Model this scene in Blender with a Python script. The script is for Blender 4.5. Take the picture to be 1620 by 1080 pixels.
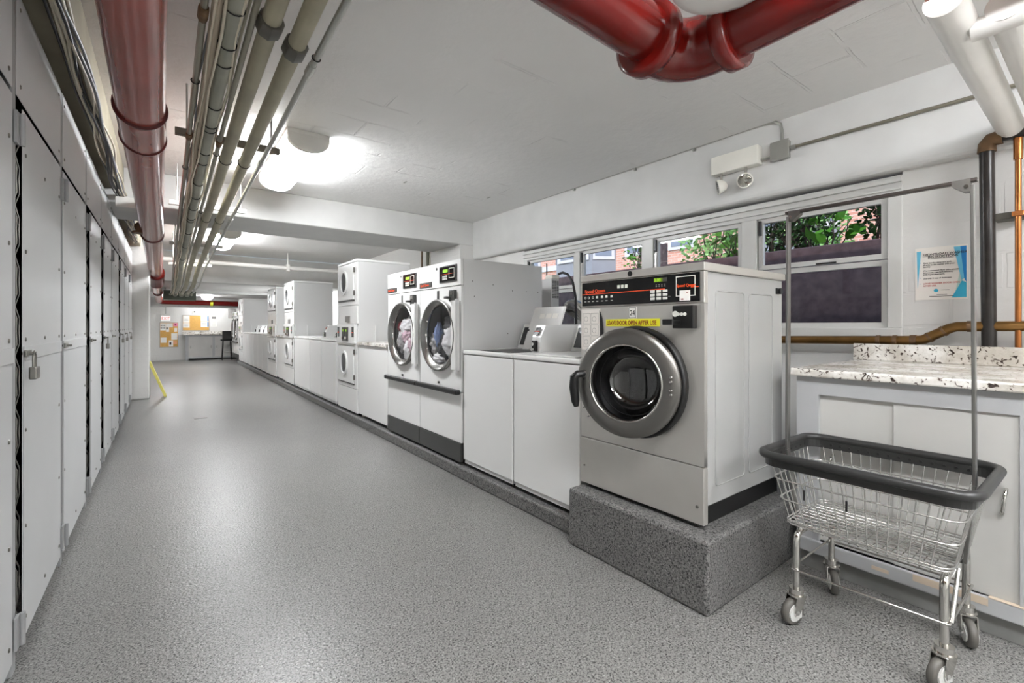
import bpy, math, random
from mathutils import Vector, Matrix, noise as mnoise
random.seed(7)
PI = math.pi
sin, cos = math.sin, math.cos
SC = bpy.context.scene
COL = SC.collection
for o in list(bpy.data.objects):
    bpy.data.objects.remove(o)

# ------------------------------------------------------------------ camera
YAW = math.atan(550 / 727)
cam_d = bpy.data.cameras.new('camera')
cam = bpy.data.objects.new('camera', cam_d); COL.objects.link(cam)
cam.location = (0, 0, 1.18)
cam.rotation_euler = (PI / 2, 0, -YAW)
cam_d.sensor_width = 36; cam_d.lens = 727 / 1620 * 36
cam_d.shift_y = -25 / 1620
cam_d.clip_start = 0.03; cam_d.clip_end = 200
SC.camera = cam

# ------------------------------------------------------------------ world and view
w = bpy.data.worlds.new('sky'); SC.world = w; w.use_nodes = True
wn = w.node_tree.nodes; wl = w.node_tree.links; wn.clear()
wo = wn.new('ShaderNodeOutputWorld'); wb = wn.new('ShaderNodeBackground'); st = wn.new('ShaderNodeTexSky')
st.sky_type = 'NISHITA'; st.sun_elevation = math.radians(38); st.sun_rotation = math.radians(250); st.sun_disc = False
wb.inputs['Strength'].default_value = 0.11
wl.new(st.outputs[0], wb.inputs[0]); wl.new(wb.outputs[0], wo.inputs[0])
SC.view_settings.view_transform = 'Standard'
SC.view_settings.look = 'None'
SC.view_settings.exposure = 1.95
SC.view_settings.gamma = 1.0
SC.view_settings.use_curve_mapping = False
SC.cycles.use_denoising = True
SC.cycles.max_bounces = 10
SC.cycles.diffuse_bounces = 6
SC.cycles.sample_clamp_indirect = 6.0
LAMP = 15.0            # radiance of the fluorescent diffusers
sun_d = bpy.data.lights.new('sun', 'SUN'); sun_d.energy = .45; sun_d.angle = math.radians(1)
sun_d.color = (1, .95, .88)
sun = bpy.data.objects.new('sun', sun_d); COL.objects.link(sun)
sun.rotation_euler = Vector((.75, .45, -.75)).to_track_quat('-Z', 'Y').to_euler()

# ------------------------------------------------------------------ materials
def lin(c):
    return tuple(((x / 255) / 12.92 if x <= 10 else (((x / 255) + .055) / 1.055) ** 2.4) for x in c)
def base(name):
    m = bpy.data.materials.new(name); m.use_nodes = True
    return m, m.node_tree.nodes, m.node_tree.links, m.node_tree.nodes['Principled BSDF']
def N(nt, t, **k):
    n = nt.new(t)
    for a, b in k.items():
        if a in n.inputs: n.inputs[a].default_value = b
        else: setattr(n, a, b)
    return n
def ramp(nt, stops):
    r = nt.new('ShaderNodeValToRGB'); e = r.color_ramp.elements
    while len(e) > 1: e.remove(e[0])
    e[0].position = stops[0][0]; e[0].color = (*stops[0][1], 1)
    for p, c in stops[1:]:
        q = e.new(p); q.color = (*c, 1)
    return r
def mat(name, c, rough=.5, metal=0, bump=None, var=None, coat=0, spec=None, aniso=None):
    """plain surface: colour with slight wear variation and a fine bump"""
    m, nt, L, b = base(name)
    c = lin(c)
    b.inputs['Roughness'].default_value = rough; b.inputs['Metallic'].default_value = metal
    if coat: b.inputs['Coat Weight'].default_value = coat; b.inputs['Coat Roughness'].default_value = .08
    if spec is not None: b.inputs['Specular IOR Level'].default_value = spec
    tc = nt.new('ShaderNodeTexCoord')
    var = var or (3.0, .06)
    nz = N(nt, 'ShaderNodeTexNoise', Scale=var[0], Detail=5.0)
    L.new(tc.outputs['Object'], nz.inputs['Vector'])
    a = var[1]
    r = ramp(nt, [(.3, tuple(x * (1 - a) for x in c)), (.7, tuple(min(1, x * (1 + a)) for x in c))])
    L.new(nz.outputs['Fac'], r.inputs[0]); L.new(r.outputs[0], b.inputs['Base Color'])
    if bump:
        n2 = N(nt, 'ShaderNodeTexNoise', Scale=bump[0], Detail=4.0)
        if aniso:
            mp = nt.new('ShaderNodeMapping'); mp.inputs['Scale'].default_value = aniso
            L.new(tc.outputs['Object'], mp.inputs[0]); L.new(mp.outputs[0], n2.inputs['Vector'])
        else: L.new(tc.outputs['Object'], n2.inputs['Vector'])
        bp = N(nt, 'ShaderNodeBump', Strength=bump[1], Distance=.01)
        L.new(n2.outputs['Fac'], bp.inputs['Height']); L.new(bp.outputs[0], b.inputs['Normal'])
    return m
def masonry(name, c, rows, rough=.55, seam=.25, lump=.35, axis='xy', blockw=.6, keep=.45, lay=0):
    """painted masonry or plaster: lumpy paint with half-lost block seams"""
    m, nt, L, b = base(name)
    c = lin(c)
    tc = nt.new('ShaderNodeTexCoord'); mp = nt.new('ShaderNodeMapping')
    if axis == 'yz': mp.inputs['Rotation'].default_value = (0, -PI / 2, -PI / 2)
    elif axis == 'xz': mp.inputs['Rotation'].default_value = (-PI / 2, 0, 0)
    elif lay: mp.inputs['Rotation'].default_value = (0, 0, lay)
    L.new(tc.outputs['Object'], mp.inputs[0])
    nz = N(nt, 'ShaderNodeTexNoise', Scale=1.1, Detail=6.0)
    L.new(tc.outputs['Object'], nz.inputs['Vector'])
    r = ramp(nt, [(.3, tuple(x * .93 for x in c)), (.7, c)])
    L.new(nz.outputs['Fac'], r.inputs[0]); L.new(r.outputs[0], b.inputs['Base Color'])
    b.inputs['Roughness'].default_value = rough
    # warp the seams
    wv = N(nt, 'ShaderNodeTexNoise', Scale=2.5, Detail=3.0)
    L.new(mp.outputs[0], wv.inputs['Vector'])
    mx = N(nt, 'ShaderNodeVectorMath', operation='MULTIPLY_ADD')
    mx.inputs[1].default_value = (.05, .05, 0)
    L.new(wv.outputs['Color'], mx.inputs[0]); L.new(mp.outputs[0], mx.inputs[2])
    bk = N(nt, 'ShaderNodeTexBrick')
    bk.inputs['Scale'].default_value = 1.0; bk.inputs['Mortar Size'].default_value = .010
    bk.inputs['Brick Width'].default_value = blockw; bk.inputs['Row Height'].default_value = rows
    bk.inputs['Mortar Smooth'].default_value = .4
    bk.inputs['Color1'].default_value = bk.inputs['Color2'].default_value = (1, 1, 1, 1)
    bk.inputs['Mortar'].default_value = (0, 0, 0, 1)
    L.new(mx.outputs[0], bk.inputs['Vector'])
    mk = N(nt, 'ShaderNodeTexNoise', Scale=1.7, Detail=2.0); L.new(tc.outputs['Object'], mk.inputs['Vector'])
    mr = ramp(nt, [(keep, (0, 0, 0)), (keep + .12, (1, 1, 1))]); L.new(mk.outputs['Fac'], mr.inputs[0])
    fine = N(nt, 'ShaderNodeTexNoise', Scale=14.0, Detail=6.0, Roughness=.6)
    L.new(tc.outputs['Object'], fine.inputs['Vector'])
    sub = N(nt, 'ShaderNodeMath', operation='SUBTRACT'); sub.inputs[0].default_value = 1
    L.new(bk.outputs['Color'], sub.inputs[1])
    mm = N(nt, 'ShaderNodeMath', operation='MULTIPLY'); L.new(sub.outputs[0], mm.inputs[0]); L.new(mr.outputs[0], mm.inputs[1])
    b1 = N(nt, 'ShaderNodeBump', Strength=lump, Distance=.012); L.new(fine.outputs['Fac'], b1.inputs['Height'])
    b2 = N(nt, 'ShaderNodeBump', Strength=seam, Distance=.012, invert=True)
    L.new(mm.outputs[0], b2.inputs['Height']); L.new(b1.outputs[0], b2.inputs['Normal'])
    L.new(b2.outputs[0], b.inputs['Normal'])
    return m
def flakes(name, light, dark, pale, scale, rough=.35, stain=.12):
    """epoxy floor broadcast with colour flakes"""
    m, nt, L, b = base(name)
    tc = nt.new('ShaderNodeTexCoord')
    v = N(nt, 'ShaderNodeTexNoise', Scale=scale, Detail=3.0, Roughness=.65, Distortion=.6)
    L.new(tc.outputs['Object'], v.inputs['Vector'])
    r = ramp(nt, [(.30, lin(dark)), (.42, lin(dark)), (.475, lin(light)), (.58, lin(light)), (.66, lin(pale))])
    L.new(v.outputs['Fac'], r.inputs[0])
    s = N(nt, 'ShaderNodeTexNoise', Scale=.9, Detail=5.0); L.new(tc.outputs['Object'], s.inputs['Vector'])
    sr = ramp(nt, [(.35, (1 - stain,) * 3), (.65, (1, 1, 1))]); L.new(s.outputs['Fac'], sr.inputs[0])
    mx = nt.new('ShaderNodeMix'); mx.data_type = 'RGBA'; mx.blend_type = 'MULTIPLY'; mx.inputs[0].default_value = 1
    L.new(r.outputs[0], mx.inputs[6]); L.new(sr.outputs[0], mx.inputs[7]); L.new(mx.outputs[2], b.inputs['Base Color'])
    b.inputs['Roughness'].default_value = rough
    n2 = N(nt, 'ShaderNodeTexNoise', Scale=scale * .55, Detail=2.0); L.new(tc.outputs['Object'], n2.inputs['Vector'])
    bp = N(nt, 'ShaderNodeBump', Strength=.35, Distance=.004); L.new(n2.outputs['Fac'], bp.inputs['Height'])
    L.new(bp.outputs[0], b.inputs['Normal'])
    return m
def granite(name):
    m, nt, L, b = base(name)
    tc = nt.new('ShaderNodeTexCoord')
    n1 = N(nt, 'ShaderNodeTexNoise', Scale=46.0, Detail=4.0, Distortion=1.0); L.new(tc.outputs['Object'], n1.inputs['Vector'])
    r1 = ramp(nt, [(.32, lin((60, 52, 50))), (.385, lin((110, 98, 92))), (.42, lin((222, 219, 213))), (.7, lin((236, 234, 230)))])
    L.new(n1.outputs['Fac'], r1.inputs[0])
    n2 = N(nt, 'ShaderNodeTexNoise', Scale=6.0, Detail=4.0); L.new(tc.outputs['Object'], n2.inputs['Vector'])
    r2 = ramp(nt, [(.35, lin((205, 200, 192))), (.6, (1, 1, 1))]); L.new(n2.outputs['Fac'], r2.inputs[0])
    mx = nt.new('ShaderNodeMix'); mx.data_type = 'RGBA'; mx.blend_type = 'MULTIPLY'; mx.inputs[0].default_value = 1
    L.new(r1.outputs[0], mx.inputs[6]); L.new(r2.outputs[0], mx.inputs[7]); L.new(mx.outputs[2], b.inputs['Base Color'])
    b.inputs['Roughness'].default_value = .18
    return m
def emit(name, c, s):
    m, nt, L, b = base(name); c = lin(c)
    b.inputs['Base Color'].default_value = (*c, 1); b.inputs['Emission Color'].default_value = (*c, 1)
    b.inputs['Emission Strength'].default_value = s
    return m
def glass(name, tint=(1, 1, 1), refl=.12, rough=.02):
    m = bpy.data.materials.new(name); m.use_nodes = True
    nt = m.node_tree.nodes; L = m.node_tree.links; nt.clear()
    o = nt.new('ShaderNodeOutputMaterial'); t = nt.new('ShaderNodeBsdfTransparent'); g = nt.new('ShaderNodeBsdfGlossy')
    t.inputs[0].default_value = (*tint, 1); g.inputs['Roughness'].default_value = rough
    f = nt.new('ShaderNodeLayerWeight'); f.inputs['Blend'].default_value = .5
    pw = nt.new('ShaderNodeMath'); pw.operation = 'POWER'; pw.inputs[1].default_value = 4.0
    L.new(f.outputs['Facing'], pw.inputs[0])
    mm = nt.new('ShaderNodeMath'); mm.operation = 'MULTIPLY_ADD'; mm.inputs[1].default_value = .5; mm.inputs[2].default_value = refl * .6
    mm.use_clamp = True
    L.new(pw.outputs[0], mm.inputs[0])
    x = nt.new('ShaderNodeMixShader'); L.new(mm.outputs[0], x.inputs[0]); L.new(t.outputs[0], x.inputs[1]); L.new(g.outputs[0], x.inputs[2])
    L.new(x.outputs[0], o.inputs[0])
    return m
def brickwork(name):
    m, nt, L, b = base(name)
    tc = nt.new('ShaderNodeTexCoord'); mp = nt.new('ShaderNodeMapping'); mp.inputs['Rotation'].default_value = (0, -PI / 2, -PI / 2)
    L.new(tc.outputs['Object'], mp.inputs[0])
    bk = nt.new('ShaderNodeTexBrick'); L.new(mp.outputs[0], bk.inputs['Vector'])
    bk.inputs['Scale'].default_value = 1; bk.inputs['Brick Width'].default_value = .3; bk.inputs['Row Height'].default_value = .1
    bk.inputs['Mortar Size'].default_value = .012
    bk.inputs['Color1'].default_value = (*lin((196, 140, 126)), 1); bk.inputs['Color2'].default_value = (*lin((214, 164, 148)), 1)
    bk.inputs['Mortar'].default_value = (*lin((205, 190, 182)), 1)
    L.new(bk.outputs['Color'], b.inputs['Base Color']); b.inputs['Roughness'].default_value = .9
    return m

M = {}
M['ceiling'] = masonry('ceiling_paint', (236, 235, 233), .30, rough=.5, seam=.8, lump=.4, lay=.0, keep=.55)
M['wall_x'] = masonry('painted_block_x', (218, 217, 214), .2, rough=.5, seam=.35, lump=.3, axis='yz', blockw=.4, keep=.5)
M['wall_y'] = masonry('painted_block_y', (222, 221, 218), .2, rough=.5, seam=.35, lump=.3, axis='xz', blockw=.4, keep=.5)
M['beam'] = mat('beam_paint', (205, 205, 203), .45, bump=(6, .25))
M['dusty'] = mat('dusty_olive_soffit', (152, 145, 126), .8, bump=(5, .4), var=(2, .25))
M['floor'] = flakes('epoxy_flake_floor', (132, 131, 128), (48, 48, 47), (172, 171, 167), 150, rough=.34)
M['curb'] = flakes('epoxy_flake_curb', (112, 111, 109), (34, 34, 34), (150, 149, 146), 130, rough=.5)
M['locker'] = mat('grey_locker_enamel', (196, 197, 197), .38, bump=(2.2, .12), var=(1.5, .04))
M['locker_post'] = mat('grey_locker_post', (150, 151, 151), .4)
M['dark'] = mat('locker_shade_black', (12, 12, 12), .9)  # near-black colour stands in for the shade inside the lockers
M['hardware'] = mat('zinc_hardware', (140, 138, 132), .35, metal=.9)
M['enamel'] = mat('white_appliance_enamel', (226, 226, 224), .22, bump=(3, .04), var=(1, .02))
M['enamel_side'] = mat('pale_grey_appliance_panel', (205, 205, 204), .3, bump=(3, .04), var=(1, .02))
M['enamel_grey'] = mat('grey_enamel_panel', (160, 160, 158), .2, bump=(2, .05), var=(1, .03))
M['steel'] = mat('brushed_stainless', (206, 203, 197), .36, metal=.75, bump=(40, .05), aniso=(1, 1, 30))
M['ring'] = mat('satin_grey_ring_metal', (150, 149, 146), .24, metal=.9)
M['steel_dark'] = mat('dark_brushed_steel', (120, 118, 114), .33, metal=.9, bump=(40, .05))
M['bar'] = mat('grey_flat_steel_bar', (128, 127, 124), .3, metal=.85)
M['bar_dark'] = mat('dark_flat_steel_bar', (78, 72, 68), .35, metal=.7)
M['chrome'] = mat('polished_chrome', (205, 203, 198), .12, metal=1)
M['wire'] = mat('zinc_plated_wire', (200, 199, 195), .22, metal=.85)
M['black'] = mat('black_plastic', (18, 18, 18), .35)
M['black_gloss'] = mat('black_glass_panel', (10, 10, 11), .12)
M['rubber'] = mat('black_rubber', (14, 14, 14), .5)
M['bumper'] = mat('dark_grey_vinyl_bumper', (44, 44, 43), .35, var=(6, .15))
M['tyre'] = mat('grey_rubber_tyre', (92, 89, 84), .5)
M['wheel'] = mat('pale_grey_plastic', (196, 196, 192), .4)
M['kick'] = mat('charcoal_kick_plate', (62, 62, 60), .42)
M['drum'] = mat('perforated_drum', (70, 70, 70), .35, metal=.8, bump=(160, .6))
M['red'] = mat('red_gloss_paint', (104, 14, 9), .2, bump=(7, .25), var=(2, .12), coat=.25)
M['red_dull'] = mat('faded_red_paint', (146, 64, 53), .24, bump=(9, .3), var=(3, .14), coat=.4, aniso=(1, .2, 1))
M['red_dark'] = mat('dark_red_paint', (80, 12, 8), .3, bump=(12, .2))
M['pipe'] = mat('dusty_beige_pipe_paint', (158, 152, 130), .5, bump=(8, .3), var=(3, .2))
M['pipe_b'] = mat('grey_green_pipe_paint', (148, 148, 134), .5, bump=(8, .3), var=(3, .18))
M['green_box'] = mat('dull_green_box_paint', (92, 98, 86), .6)
M['coupling'] = mat('dark_grey_coupling', (82, 80, 72), .5)
M['conduit'] = mat('galvanised_conduit', (170, 170, 164), .3, metal=.7)
M['conduit_old'] = mat('dull_galvanised_conduit', (140, 136, 122), .35, metal=.6)
M['strut'] = mat('grimy_strut_channel', (104, 98, 84), .6, var=(9, .25))
M['cable_w'] = mat('cream_cable_jacket', (206, 198, 178), .5)
M['cable_b'] = mat('black_cable_jacket', (22, 22, 24), .45)
M['cable_g'] = mat('grey_blue_cable_jacket', (120, 124, 130), .45)
M['tape'] = mat('cream_pipe_wrap', (206, 192, 172), .6)
M['white_pipe'] = mat('glossy_white_pipe_paint', (226, 224, 219), .28, bump=(7, .2))
M['peel'] = mat('peeling_rust_paint', (170, 120, 98), .6, var=(9, .45), bump=(20, .5))
M['iron'] = mat('black_iron_pipe', (38, 34, 31), .32, var=(20, .4))
M['bronze'] = mat('tarnished_brass_pipe', (126, 94, 52), .33, metal=.75, var=(7, .35))
M['rust'] = mat('rusty_fitting', (110, 84, 58), .6, metal=.4, var=(14, .4), bump=(20, .5))
M['copper'] = mat('copper_pipe', (176, 112, 62), .3, metal=.8, var=(8, .2))
M['frame'] = mat('painted_window_frame', (206, 206, 203), .35, bump=(4, .08))
M['glass'] = glass('window_glass', (.96, .97, .97), .05)
M['door_glass'] = glass('dryer_door_glass', (.93, .93, .94), .06)
M['dark_glass'] = mat('smoked_door_glass', (58, 58, 62), .1)
M['tub_glass'] = glass('washer_door_glass', (.55, .55, .56), .22)
M['lens'] = mat('frosted_white_lens', (236, 236, 232), .3)
M['tube'] = emit('lit_diffuser', (250, 252, 255), LAMP)
M['fixture'] = mat('white_fixture_metal', (215, 214, 209), .4)
M['cream_box'] = mat('cream_plastic', (226, 224, 215), .45)
M['granite'] = granite('speckled_white_granite')
M['cab'] = mat('pale_grey_cabinet_paint', (168, 169, 170), .35, bump=(4, .1))
M['cab_kick'] = mat('scuffed_grey_kick_paint', (124, 124, 122), .5, var=(5, .25))
M['cab_door'] = mat('off_white_sliding_door', (186, 185, 181), .35)
M['chip'] = mat('bare_wood_chip', (196, 180, 160), .7)
M['cork'] = mat('cork_board', (216, 168, 92), .8, var=(60, .15))
M['alu'] = mat('aluminium_trim', (184, 184, 182), .35, metal=.6)
M['paper'] = mat('white_paper', (238, 236, 230), .6, var=(1, .01))
M['laminate'] = mat('laminated_paper', (236, 231, 224), .25, var=(1, .01))
M['ink'] = mat('black_ink', (40, 38, 36), .6)
M['ink_grey'] = mat('grey_ink', (120, 118, 114), .6)
M['ink_red'] = mat('red_ink', (190, 80, 72), .6)
M['blue1'] = mat('pale_blue_print', (104, 188, 218), .4); M['blue2'] = mat('strong_blue_print', (24, 128, 196), .4)
M['blue3'] = mat('teal_print', (52, 172, 205), .4); M['mint'] = mat('mint_print', (186, 214, 204), .4)
M['pink'] = mat('pink_paper', (238, 130, 178), .6); M['salmon'] = mat('salmon_paper', (240, 178, 134), .6)
M['yellow'] = mat('yellow_sticker', (226, 222, 40), .4, var=(1, .01)); M['yellow_pl'] = mat('pale_yellow_plastic', (222, 212, 112), .5)
M['orange'] = mat('orange_print', (232, 78, 30), .4, var=(1, .01))
M['maroon'] = mat('maroon_print', (130, 40, 20), .5, var=(1, .01))
M['key'] = mat('pale_key', (214, 214, 206), .4)
M['led'] = emit('green_display', (140, 190, 40), .12)
M['led_dim'] = mat('dim_green_display', (96, 120, 20), .3)
M['exit'] = emit('exit_sign_face', (255, 240, 238), .28)
M['retain'] = mat('dark_purple_concrete', (104, 86, 88), .85, bump=(10, .5), var=(14, .3))  # dark purple-brown base, mottled by noise
M['brick'] = brickwork('pink_brick')
M['trimw'] = mat('white_exterior_trim', (205, 208, 218), .6)
M['paneg'] = mat('grey_exterior_pane', (120, 130, 150), .15)
M['bay'] = mat('grey_bay_cladding', (140, 144, 154), .6)
M['leaf'] = mat('bright_green_leaf', (88, 150, 48), .45, var=(4, .3)); M['leaf_d'] = mat('dark_green_leaf', (34, 66, 26), .5, var=(4, .4))
M['leaf_p'] = mat('pale_green_leaf', (150, 196, 118), .5, var=(4, .3)); M['bark'] = mat('dark_bark', (54, 44, 36), .8)
M['soil'] = mat('brown_soil', (70, 62, 52), .9)  # even brown soil colour with slight noise
for b_ in ('leaf', 'leaf_d', 'leaf_p'):
    M[b_].node_tree.nodes['Principled BSDF'].inputs['Specular IOR Level'].default_value = .2

# ------------------------------------------------------------------ mesh builder
def root_loc(o):
    v = Vector((0, 0, 0))
    while o: v += o.location; o = o.parent
    return v
class MB:
    def __init__(s): s.v = []; s.f = []; s.sm = []
    def add(s, vs, fs, smooth=False):
        n = len(s.v); s.v += [tuple(v) for v in vs]
        s.f += [tuple(i + n for i in f) for f in fs]; s.sm += [smooth] * len(fs); return s
    def box(s, x0, x1, y0, y1, z0, z1):
        x0, x1 = sorted((x0, x1)); y0, y1 = sorted((y0, y1)); z0, z1 = sorted((z0, z1))
        return s.add([(x0, y0, z0), (x1, y0, z0), (x1, y1, z0), (x0, y1, z0), (x0, y0, z1), (x1, y0, z1), (x1, y1, z1), (x0, y1, z1)],
                     [(3, 2, 1, 0), (4, 5, 6, 7), (0, 1, 5, 4), (1, 2, 6, 5), (2, 3, 7, 6), (3, 0, 4, 7)])
    def cyl(s, a, b, r, r2=None, n=16, caps=True, smooth=True):
        a = Vector(a); b = Vector(b); r2 = r if r2 is None else r2
        d = (b - a).normalized(); u = d.orthogonal().normalized(); w_ = d.cross(u)
        vs = [a + (u * cos(2 * PI * i / n) + w_ * sin(2 * PI * i / n)) * r for i in range(n)]
        vs += [b + (u * cos(2 * PI * i / n) + w_ * sin(2 * PI * i / n)) * r2 for i in range(n)]
        s.add(vs, [(i, (i + 1) % n, n + (i + 1) % n, n + i) for i in range(n)], smooth)
        if caps: s.add(vs, [tuple(range(n - 1, -1, -1)), tuple(range(n, 2 * n))])
        return s
    def tube(s, pts, r, n=8, closed=False, caps=True):
        P = [Vector(p) for p in pts]; m = len(P); rs = r if isinstance(r, (list, tuple)) else [r] * m
        T = []
        for i in range(m):
            a = P[(i - 1) % m] if (closed or i > 0) else P[i]; b = P[(i + 1) % m] if (closed or i < m - 1) else P[i]
            T.append((b - a).normalized())
        u = T[0].orthogonal().normalized(); vs = []
        for i in range(m):
            u = (u - T[i] * u.dot(T[i])); u = u.normalized() if u.length > 1e-6 else T[i].orthogonal().normalized()
            w_ = T[i].cross(u)
            vs += [P[i] + (u * cos(2 * PI * k / n) + w_ * sin(2 * PI * k / n)) * rs[i] for k in range(n)]
        fs = []
        for i in range(m if closed else m - 1):
            j = (i + 1) % m
            if closed and i == m - 1:
                # close with best offset
                best = min(range(n), key=lambda q: (vs[i * n] - vs[(q % n)]).length)
                fs += [(i * n + k, i * n + (k + 1) % n, (k + 1 + best) % n, (k + best) % n) for k in range(n)]
            else: fs += [(i * n + k, i * n + (k + 1) % n, j * n + (k + 1) % n, j * n + k) for k in range(n)]
        s.add(vs, fs, True)
        if caps and not closed: s.add(vs, [tuple(range(n - 1, -1, -1)), tuple(range((m - 1) * n, m * n))])
        return s
    def prism(s, loop, vec, smooth=False):
        """loop of 3-D points extruded by vec"""
        L_ = [Vector(p) for p in loop]; v = Vector(vec); n = len(L_)
        nn = Vector((0, 0, 0))
        for i in range(n): nn += L_[i].cross(L_[(i + 1) % n])
        if nn.dot(v) < 0: L_.reverse()
        vs = L_ + [p + v for p in L_]
        s.add(vs, [tuple(range(n - 1, -1, -1)), tuple(range(n, 2 * n))])
        s.add(vs, [(i, (i + 1) % n, n + (i + 1) % n, n + i) for i in range(n)], smooth); return s
    def ring(s, outer, inner, vec, smooth=True):
        """plate between two loops of equal count, with thickness"""
        v = Vector(vec); O = [Vector(p) for p in outer]; I = [Vector(p) for p in inner]; n = len(O)
        vs = O + I + [p + v for p in O] + [p + v for p in I]
        f = []
        for i in range(n):
            j = (i + 1) % n; f += [(i, j, n + j, n + i), (2 * n + i, 3 * n + i, 3 * n + j, 2 * n + j)]
        s.add(vs, f)
        s.add(vs, [(i, 2 * n + i, 2 * n + (i + 1) % n, (i + 1) % n) for i in range(n)], smooth)
        s.add(vs, [(n + i, n + (i + 1) % n, 3 * n + (i + 1) % n, 3 * n + i) for i in range(n)], smooth); return s
    def loft(s, loops, smooth=True, capa=False, capb=False):
        n = len(loops[0]); vs = [p for l in loops for p in l]
        s.add(vs, [(k * n + i, k * n + (i + 1) % n, (k + 1) * n + (i + 1) % n, (k + 1) * n + i) for k in range(len(loops) - 1) for i in range(n)], smooth)
        m = (len(loops) - 1) * n
        if capa: s.add(vs, [tuple(range(n - 1, -1, -1))])
        if capb: s.add(vs, [tuple(range(m, m + n))])
        return s
    def blob(s, c, rad, seg=14, ring=9, amp=.25, freq=3.0, seed=0):
        vs = []; c = Vector(c)
        for i in range(ring + 1):
            th = PI * i / ring
            for k in range(seg):
                ph = 2 * PI * k / seg; d = Vector((sin(th) * cos(ph), sin(th) * sin(ph), cos(th)))
                q = 1 + amp * mnoise.noise(d * freq + Vector((seed * 3.1, seed * 1.7, 0))) * 2
                vs.append(c + Vector((d.x * rad[0], d.y * rad[1], d.z * rad[2])) * q)
        return s.add(vs, [(i * seg + k, (i + 1) * seg + k, (i + 1) * seg + (k + 1) % seg, i * seg + (k + 1) % seg) for i in range(ring) for k in range(seg)], True)
    def xform(s, mtx, start=0):
        for i in range(start, len(s.v)): s.v[i] = tuple(mtx @ Vector(s.v[i]))
        return s
    def build(s, name, m, parent=None, bevel=0, seg=2):
        me = bpy.data.meshes.new(name); off = root_loc(parent) if parent else Vector((0, 0, 0))
        me.from_pydata([Vector(v) - off for v in s.v], [], s.f)
        me.polygons.foreach_set('use_smooth', s.sm)
        me.materials.append(M[m] if isinstance(m, str) else m)
        me.validate(); me.update()
        o = bpy.data.objects.new(name, me); COL.objects.link(o)
        if parent: o.parent = parent
        if bevel:
            b = o.modifiers.new('bevel', 'BEVEL'); b.width = bevel; b.segments = seg; b.limit_method = 'ANGLE'; b.angle_limit = math.radians(40)
        return o
def tag(o, label, cat, group=None, kind=None):
    o['label'] = label; o['category'] = cat
    if group: o['group'] = group
    if kind: o['kind'] = kind
    return o
def thing(name, loc, label, cat, group=None):
    o = bpy.data.objects.new(name, None); COL.objects.link(o); o.location = loc; o.empty_display_size = .1
    bpy.context.view_layer.update()
    return tag(o, label, cat, group)
def struct(o):
    o['kind'] = 'structure'; return o
def dup(r, loc, label=None, group=None):
    c = r.copy(); COL.objects.link(c); c.location = loc
    if label: c['label'] = label
    if group: c['group'] = group
    def kids(a, b):
        for ch in list(a.children):
            d = ch.copy(); COL.objects.link(d); d.parent = b; kids(ch, d)
    kids(r, c); return c
def box(name, m, parent, *a, bevel=0): return MB().box(*a).build(name, m, parent, bevel)
def text(s, size, org, xd, yd, m, parent, name='lettering', depth=.0006, xs=1.0, align='LEFT', bold=0):
    cu = bpy.data.curves.new('t', 'FONT'); cu.body = s; cu.size = size; cu.align_x = align; cu.extrude = depth
    if bold: cu.offset = bold
    cu.resolution_u = 3
    ob = bpy.data.objects.new('t', cu); COL.objects.link(ob)
    me = bpy.data.meshes.new_from_object(ob); bpy.data.objects.remove(ob)
    xd = Vector(xd).normalized(); yd = Vector(yd).normalized(); zd = xd.cross(yd)
    off = root_loc(parent) if parent else Vector((0, 0, 0)); org = Vector(org)
    for v in me.vertices:
        v.co = org + xd * v.co.x * xs + yd * v.co.y + zd * v.co.z - off
    me.materials.clear(); me.materials.append(M[m]); me.name = name
    o = bpy.data.objects.new(name, me); COL.objects.link(o); o.parent = parent
    return o
FX = (0, -1, 0); FZ = (0, 0, 1)            # reading directions on a face that looks toward -X
def stadium(x, cy, cz, hw, hh, n=24):
    r = hw; pts = []
    for i in range(n):
        a = 2 * PI * i / n; y = cos(a) * r; z = sin(a) * r
        z += (hh - r) * (1 if sin(a) > 1e-6 else -1 if sin(a) < -1e-6 else 0)
        pts.append((x, cy + y, cz + z))
    return pts
def circ(x, cy, cz, r, n=40): return [(x, cy + r * cos(2 * PI * i / n), cz + r * sin(2 * PI * i / n)) for i in range(n)]
def rect_loop(x, y0, y1, z0, z1, cy, cz, n=40):
    pts = []
    for i in range(n):
        a = 2 * PI * i / n; dx, dz = cos(a), sin(a); t = 1e9
        if dx > 1e-9: t = min(t, (y1 - cy) / dx)
        if dx < -1e-9: t = min(t, (y0 - cy) / dx)
        if dz > 1e-9: t = min(t, (z1 - cz) / dz)
        if dz < -1e-9: t = min(t, (z0 - cz) / dz)
        pts.append([x, cy + dx * t, cz + dz * t])
    for c in ((y0, z0), (y0, z1), (y1, z0), (y1, z1)):
        k = min(range(n), key=lambda i: (pts[i][1] - c[0]) ** 2 + (pts[i][2] - c[1]) ** 2); pts[k][1], pts[k][2] = c
    return pts

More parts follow.
